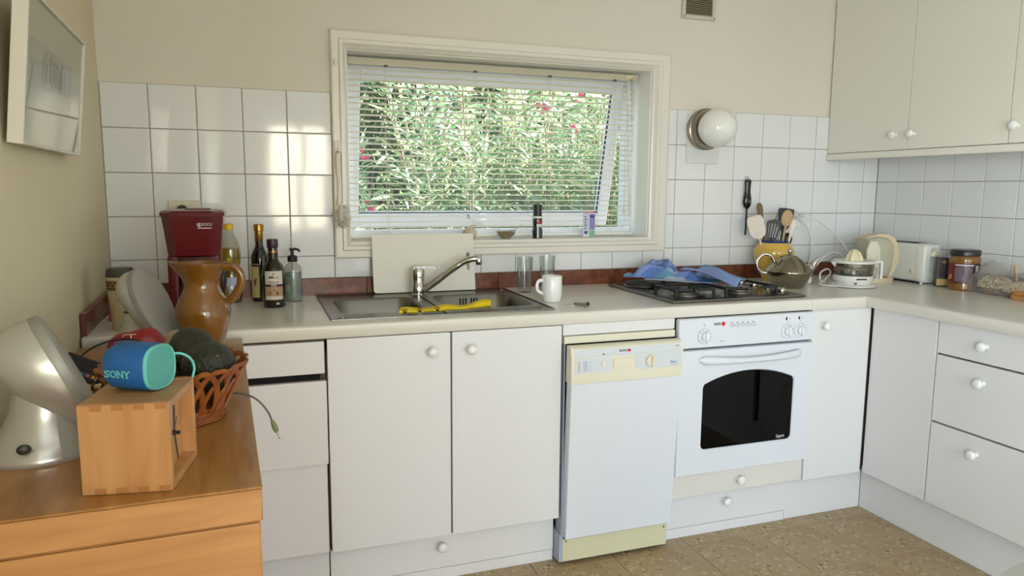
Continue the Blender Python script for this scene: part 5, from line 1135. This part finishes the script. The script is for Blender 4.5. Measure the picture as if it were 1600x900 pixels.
# lettering bent round the body, slab serifs added to the plain letters
lt = MB()
for chr_, cx_, w_ in (('S', -.0160, .0080), ('O', -.0056, .0108), ('N', .0058, .0094), ('Y', .0163, .0098)):
    g_ = text_mb(chr_, .0150, bold=.010, width=w_); ym_ = (max(v[1] for v in g_.v) + min(v[1] for v in g_.v)) / 2; kk = .0105 / (max(v[1] for v in g_.v) - min(v[1] for v in g_.v)); g_.v = [(v[0] + cx_, (v[1] - ym_) * kk, v[2]) for v in g_.v]; lt.add(g_.v, g_.f)
ser = MB()
for x0, x1, zz in ((.0000, .0036, -.0053), (.0000, .0026, .0041), (.0086, .0118, .0041), (.0104, .0138, .0041), (.0190, .0224, .0041), (.0143, .0185, -.0053), (-.0204, -.0194, -.0053), (-.0126, -.0116, .0020)): ser.box(x0, x1, zz, zz + (.0012 if x1 - x0 > .0015 else .0032), -.0002, .0002)
lt.add(ser.v, ser.f); ring_pts = [sq(2 * PI * k / 720, SR) for k in range(721)]; cum = [0.0]
for k in range(720): cum.append(cum[-1] + math.dist(ring_pts[k], ring_pts[k + 1]))
def on_ring(s):
    s %= cum[-1]; k = min(719, max(0, int(np.searchsorted(cum, s)) - 1)); f = (s - cum[k]) / max(1e-9, cum[k + 1] - cum[k]); y = ring_pts[k][0] * (1 - f) + ring_pts[k + 1][0] * f; z = ring_pts[k][1] * (1 - f) + ring_pts[k + 1][1] * f; return y, z, math.hypot(y, z)
s0 = cum[360] + .0060          # left side seen by the camera is -y (angle 180), a little below
lt.v = [(v[0] - .005, on_ring(s0 - v[1])[0] * (1 + (.0003 + v[2]) / SR), on_ring(s0 - v[1])[1] * (1 + (.0003 + v[2]) / SR)) for v in lt.v]
lt.build('lettering', turq, sn, smooth=False, recalc=False)
MB().tube(bez([(SL * .5 - .006, SR - .004, .012), (SL * .5 + .004, SR + .010, .010), (SL * .5 + .012, SR + .020, .000), (SL * .5 + .016, SR + .022, -.014), (SL * .5 + .015, SR + .018, -.028)], 6), .0028, 8, flat=.7).build('strap', turq, sn)

# ---- pair of silver desktop speakers
def desk_speaker(label, x, y, rz, deep=.066):
    t = thing('desktop_speaker', label, 'speaker', on_table(x, y), rz, 'silver desktop speakers')
    sil = M('silver_plastic', (196, 193, 186), .24, .55); rim_m = M('rim_grey', (150, 148, 138), .4, .2); mesh_m = M('speaker_mesh', (160, 154, 144), .75, bump=(700, .35)); frontm = M('foot_grey', (148, 146, 138), .5, bump=(700, .2))
    e = math.radians(24); n_ = Vector((math.cos(e), 0, math.sin(e))); dn = Vector((math.sin(e), 0, -math.cos(e))); sd = Vector((0, 1, 0)); C = Vector((.040, 0, .122))
    def ell(sc, off, k=40, a=.106, b=.067): return [tuple(C + n_ * off + dn * (a * sc * math.cos(q) * (1.0 if math.cos(q) < 0 else 1.06)) + sd * (b * sc * math.sin(q) * (1 - .12 * math.cos(q)))) for q in [2 * PI * i / k for i in range(k)]]
    rings_ = [[(p[0], p[1], p[2] + .040 * tt - .30 * tt * (p[2] - C.z)) for p in ell(math.sqrt(max(0.0, 1 - tt * tt)) ** .85, -.014 - deep * tt)] for tt in (0, .15, .3, .45, .6, .72, .82, .9, .96, .99)]
    MB().loft([ell(1.0, -.010)] + rings_).build('shell', sil, t, angle=50)
    MB().loft([ell(1.0, -.011), ell(1.008, -.008), ell(1.0, .0), ell(.985, .004)], caps=False).build('rim', rim_m, t, angle=50)
    MB().loft([ell(.985, .0035), ell(.93, .0065), ell(.7, .010), ell(.35, .0115), ell(.02, .012)]).build('grille', mesh_m, t, angle=50)
    prof_ = [(.082, 0), (.085, .004), (.083, .012), (.070, .028), (.056, .052), (.048, .080), (.046, .110)]
    def foot(a0, a1, k=18):
        rr = []
        for r, z in prof_: rr.append([(-.005 + r * math.cos(a0 + (a1 - a0) * i / k) + .10 * z, r * .92 * math.sin(a0 + (a1 - a0) * i / k), z) for i in range(k + 1)])
        rr.insert(0, [(-.005, 0, 0)] * (k + 1)); return MB().loft(rr, caps=False, closed=False)
    foot(math.radians(-75), math.radians(75)).build('foot_front', frontm, t, angle=50); foot(math.radians(75), math.radians(285)).build('foot_shell', sil, t, angle=50)
    MB().ball((-.03, -.070, .030), (.010, .005, .008), 12, 8).build('port', M('port_dark', (54, 52, 50), .4), t)
    for a in (0, 2.1, 4.2): MB().lathe([(.006, -.0005), (.006, .003)], 10, (.06 * math.cos(a), .06 * math.sin(a), 0)).build('rubber_foot', black_ny, t)
    return t
s1 = desk_speaker('near silver desktop speaker at the left edge on the chest', .146, -1.510, math.radians(15), .095)
s2 = desk_speaker('far pale desktop speaker on the chest beside the brown jug', .196, -.800, math.radians(-24))
e = math.radians(24); MB().box(.1225, .1235, .012, .026, .035, .049).rot(0, 'Z').build('sticker', M('dark_sticker', (36, 36, 40), .5), s2, smooth=False)

# ---- ochre jug
jg_ = thing('jug', 'glazed ochre pottery jug with handle behind the avocados', 'jug', on_table(.343, -.850))
glz = M('ochre_glaze', (132, 86, 26), .14, coat=.6, var=(9, (112, 68, 16), .35, .7))
def lip(p, a):
    k = max(0, math.cos(a - PI)) ** 10 * max(0, (p[2] - .185) / .04); return (p[0] - .016 * k, p[1], p[2] + .004 * k)
MB().lathe([(0, .003), (.042, 0), (.045, .004), (.048, .03), (.058, .065), (.0655, .098), (.0655, .115), (.058, .138), (.046, .160), (.0405, .176), (.043, .195), (.051, .215), (.0575, .230), (.0575, .234), (.054, .234), (.047, .215), (.039, .195), (.036, .176), (.05, .14), (.058, .11), (.04, .02), (0, .012)], 44, fn=lip).build('jug_body', glz, jg_)
MB().tube(bez([(.052, -.004, .222), (.074, -.006, .222), (.090, -.008, .205), (.092, -.008, .180), (.078, -.006, .152), (.062, -.004, .132)], 7), .0085, 12, flat=1.25).build('handle', glz, jg_)

# ---- willow basket with avocados
bk = thing('willow_basket', 'brown willow basket holding avocados on the chest', 'basket', on_table(.325, -1.385))
wil = M('willow', (160, 92, 40), .5, var=(30, (124, 64, 24), .3, .7)); b0, b1_, bh = .078, .122, .082
NL = 24
for k in range(NL):
    a0 = 2 * PI * k / NL; path = []
    for q in range(17):
        tt = q / 16; hh = 1 - abs(2 * tt - 1) ** 2.2; ang = a0 + math.radians(52) * tt; r = b0 + (b1_ - b0) * hh + (.003 if (q // 4 + k) % 2 else -.001)
        path.append((r * math.cos(ang), r * math.sin(ang), .014 + (bh + .006) * hh))
    MB().tube(path, .0058, 6, flat=.5).build('cane_loop', wil, bk)
for k in range(5): MB().tube([((b0 + .004 + .002 * math.sin(9 * a + k * PI)) * math.cos(a), (b0 + .004 + .002 * math.sin(9 * a + k * PI)) * math.sin(a), .004 + k * .005) for a in [2 * PI * q / 54 for q in range(54)]], .0030, 6, closed=True).build('base_weave', wil, bk)
MB().lathe([(0, .002), (b0, .002), (b0, .006), (0, .006)], 30).build('basket_floor', wil, bk)
avm = M('avocado_skin', (44, 45, 30), .5, var=(26, (28, 30, 20), .35, .65), bump=(150, .5))
def avocado(label, x, y, z, r, rot):
    t = thing('avocado', label, 'avocado', (x, y, z), 0, 'avocados in the basket')
    def shp(p): k = p[2] / r[2]; s = 1 - .13 * max(0, k) ** 2; return (p[0] * s, p[1] * s, p[2] * (1.06 if k > 0 else 1))
    MB().ball((0, 0, 0), r, 30, 20, shp).xf(Euler(rot).to_matrix().to_4x4()).build('fruit', avm, t)
    MB().lathe([(.0035, 0), (.003, .002), (0, .0022)], 10).mv(0, 0, r[2] * 1.055).xf(Euler(rot).to_matrix().to_4x4()).build('stem_scar', M('stem_brown', (92, 74, 44), .7), t)
avocado('front avocado resting high on the right of the basket', .384, -1.416, TZ + .098, (.0465, .0465, .050), (1.0, .3, .2))
avocado('rear avocado behind the front one in the basket', .352, -1.325, TZ + .104, (.046, .046, .052), (-.6, -.3, 0))
avocado('low avocado seen through the weave of the basket', .296, -1.405, TZ + .062, (.044, .044, .050), (1.3, 0, 1.1))

# ---- small striped basket with odds and ends
sb2 = thing('striped_basket', 'shallow cream basket with brown striped rim behind the clock', 'basket', on_table(.212, -1.160))
MB().lathe([(0, .002), (.070, .002), (.090, .015), (.098, .034), (.095, .034), (.086, .016), (.066, .006), (0, .006)], 36).build('basket_body', M('straw', (196, 176, 128), .7, bump=(120, .5)), sb2)
MB().tube([(.098 * math.cos(a), .098 * math.sin(a), .036) for a in [2 * PI * q / 48 for q in range(48)]], .0060, 8, closed=True).build('rim', M('cream_cane', (214, 198, 152), .6), sb2)
st_ = MB()
for k in range(34):
    a = 2 * PI * k / 34; st_.tube([((.098 + .0065 * math.cos(f)) * math.cos(a + .016 * f), (.098 + .0065 * math.cos(f)) * math.sin(a + .016 * f), .036 + .0065 * math.sin(f)) for f in [-2.6 + 5.2 * q / 10 for q in range(11)]], .0030, 5)
st_.build('rim_binding', M('brown_cane', (112, 70, 36), .6), sb2)['kind'] = 'stuff'
ic = thing('cartridge_box', 'black printer cartridge box with colour squares in the striped basket', 'box', (.150, -1.232, TZ + .068), math.radians(-8))
MB().rbox(-.036, .036, -.012, .012, -.021, .021, .001, 1).xf(Matrix.Rotation(.42, 4, 'Y') @ Matrix.Rotation(-.3, 4, 'X')).build('carton', M('black_card', (20, 19, 19), .5), ic)
for x0, c_, nm in ((-.012, (120, 120, 116), 'sq_grey'), (-.002, (90, 130, 150), 'sq_steel'), (.0045, (40, 90, 150), 'sq_blue'), (.0105, (200, 120, 130), 'sq_pink'), (.0155, (170, 40, 50), 'sq_red'), (.0205, (216, 190, 60), 'sq_yellow')):
    MB().box(x0, x0 + .0055, -.0126, -.0118, -.012, -.006).xf(Matrix.Rotation(.42, 4, 'Y') @ Matrix.Rotation(-.3, 4, 'X')).build('colour_square', M(nm, c_, .5), ic, smooth=False)
MB().box(.028, .030, -.0126, -.0118, -.014, -.002).xf(Matrix.Rotation(.42, 4, 'Y') @ Matrix.Rotation(-.3, 4, 'X')).build('print_mark', pale, ic, smooth=False)
rp = thing('snack_packet', 'crumpled red packet with white outlined badge behind the blue speaker', 'packet', (.236, -1.100, TZ + .064))
def crumple(p): s = 1 + .10 * math.sin(60 * p[0] + 20 * p[2]) * math.cos(50 * p[1]); return (p[0] * s, p[1] * s, p[2] * (1 + .10 * math.sin(80 * p[0])) - .25 * max(0, p[0]))
pk = MB().ball((0, 0, .018), (.066, .032, .038), 28, 14, crumple).build('packet_film', M('red_foil', (150, 22, 28), .3, bump=(60, .4)), rp)
bd_ = M('badge_white', (206, 196, 184), .5)
MB().tube([(x - .018, -.021 + .3 * abs(z - .036) - .004, z + .036 + .0) for x, z in rrect(-.016, .016, -.009, .010, .004, 3)], .0011, 6, closed=True).build('badge_outline', bd_, rp); MB().tube([(-.018, -.024, .028), (-.018, -.020, .046)], .0015, 6).build('badge_bar', bd_, rp)
pb = thing('paper_bag', 'crumpled pale paper bag between jug and avocados', 'bag', (.305, -1.125, TZ + .056))
MB().ball((0, 0, .014), (.030, .026, .034), 22, 12, lambda p: (p[0] * (1 + .16 * math.sin(90 * p[2] + 40 * p[1])), p[1] * (1 + .14 * math.sin(70 * p[0])), p[2])).build('paper', M('crumpled_paper', (176, 156, 128), .7, bump=(50, .6)), pb, angle=20); MB().tube(bez([(-.015, 0, .045), (0, -.008, .056), (.018, -.010, .050)], 4), [.008] * 3 + [.006] * 6, 8).build('twist', MATS['crumpled_paper'], pb)
pu = thing('purple_pouch', 'purple plastic pouch lying in the striped basket', 'pouch', (.196, -1.175, TZ + .034))
MB().ball((0, 0, .012), (.036, .030, .022), 20, 10, lambda p: (p[0] * (1 + .12 * math.sin(70 * p[1])), p[1], p[2] * (1 + .2 * math.sin(80 * p[0])))).build('pouch_film', M('purple_film', (62, 40, 92), .3), pu); MB().rbox(-.03, .03, -.004, .004, .026, .034, .002, 1).build('seal', MATS['purple_film'], pu)
cbl = thing('black_cable', 'thin black cable arching out of the striped basket', 'cable')
MB().tube(bez([(.118, -1.16, TZ + .060), (.135, -1.15, TZ + .082), (.165, -1.14, TZ + .098), (.205, -1.13, TZ + .104), (.245, -1.13, TZ + .090), (.262, -1.15, TZ + .055)], 7), .0022, 8).build('wire', ink, cbl); MB().lathe([(.003, 0), (.004, .004), (.004, .016), (.002, .02)], 10, (.118, -1.16, TZ + .042)).build('connector', ink, cbl)
ac = thing('audio_cable', 'grey audio cable with green jack plug hanging over the chest edge', 'cable')
MB().tube(bez([(.385, -1.245, TZ + .004), (.425, -1.285, TZ + .010), (.452, -1.295, TZ + .004), (.470, -1.30, TZ - .010), (.484, -1.30, TZ - .032), (.491, -1.30, TZ - .052)], 7), .0021, 8).build('wire', M('grey_wire', (96, 92, 84), .5), ac)
q = Vector((.35, 0, -1)).to_track_quat('Z', 'Y').to_matrix().to_4x4(); T_ = Matrix.Translation((.490, -1.30, TZ - .048)) @ q
MB().lathe([(.002, 0), (.004, .003), (.0058, .016), (.0052, .024), (.0035, .027)], 14).xf(T_).build('plug_sleeve', M('lime_green_plug', (116, 128, 80), .5), ac)
MB().lathe([(.0018, .026), (.0018, .038), (.0010, .0385), (.0018, .0395), (.0012, .043), (0, .044)], 10).xf(T_).build('jack_pin', chrome, ac)

# ---- framed picture on the left wall
pf = thing('framed_picture', 'white framed pale landscape print hanging on the left wall', 'picture', (.034 + .034, -.942, 1.355), TS)
fp_ = bpy.data.objects.new('picture_frame', None)
PW, PH = .585, .285; tiltm = Matrix.Rotation(math.radians(6.0), 4, 'Y')
def pbuild(m, name, mat, par=pf, **k): return m.xf(tiltm).build(name, mat, par, **k)
fm = M('frame_white', (216, 210, 198), .4); h2 = PW / 2
pbuild(MB().rbox(-.026, .0, -h2, -h2 + .007, 0, PH, .001, 1).rbox(-.026, .0, h2 - .007, h2, 0, PH, .001, 1).rbox(-.026, .0, -h2 + .007, h2 - .007, 0, .007, .001, 1).rbox(-.026, .0, -h2 + .007, h2 - .007, PH - .007, PH, .001, 1), 'frame', fm)
pbuild(MB().box(-.010, -.007, -h2 + .006, h2 - .006, .006, PH - .006), 'mat_board', M('mat_board', (206, 204, 186), .8), smooth=False)
pr1 = pbuild(MB().box(-.0075, -.0066, -.235, .175, .088, .205), 'print', M('winter_print', (176, 180, 176), .8, var=(9, (196, 198, 190), .3, .7), stretch=(1, .6, 4)), smooth=False)
tree_m = M('print_grey', (112, 112, 102), .8)
rng = np.random.default_rng(4); tr_ = MB()
for k in range(60):
    yy = -.165 + .27 * rng.beta(1.6, 1.6); hgt = rng.uniform(.012, .040); zz = .152 + rng.normal() * .004; tr_.box(-.0066, -.0063, yy, yy + .0022, zz, zz + hgt); tr_.box(-.0066, -.0063, yy, yy + .0016, zz - hgt * .6, zz)
tr_.xf(tiltm).build('tree_marks', tree_m, pr1, smooth=False)['kind'] = 'stuff'
pbuild(MB().box(-.005, -.0035, -h2 + .006, h2 - .006, .006, PH - .006), 'glass', GLASS('picture_glass', (250, 250, 248), .05, .38), smooth=False)
pbuild(MB().box(-.024, -.012, -h2 + .01, h2 - .01, .01, PH - .01), 'backing', M('backing_board', (120, 100, 74), .8), smooth=False)

# ---- round stool at the bottom right corner
stl = thing('round_stool', 'round white seat top at the bottom right corner', 'stool', (1.527, -2.36, 0))
sm_ = M('white_seat', (186, 186, 180), .55, bump=(80, .05))
se = MB().lathe([(0, .715), (.235, .715), (.248, .722), (.250, .735), (.244, .747), (.225, .750), (0, .7505)], 56).build('seat', sm_, stl)
MB().tube([(-.249 + .06 * q, .02 + .018 * q - .25 * 0, .7507) for q in range(0, 8)], .0009, 5).build('seam', M('seam_grey', (140, 140, 134), .7), se)
for k in range(4):
    a = PI / 4 + k * PI / 2; MB().tube([(.16 * math.cos(a), .16 * math.sin(a), .72), (.20 * math.cos(a), .20 * math.sin(a), 0.002)], .013, 10).build('leg', sm_, stl)
MB().tube([(.185 * math.cos(a), .185 * math.sin(a), .28) for a in [2 * PI * q / 32 for q in range(32)]], .008, 8, closed=True).build('foot_ring', chrome, stl)
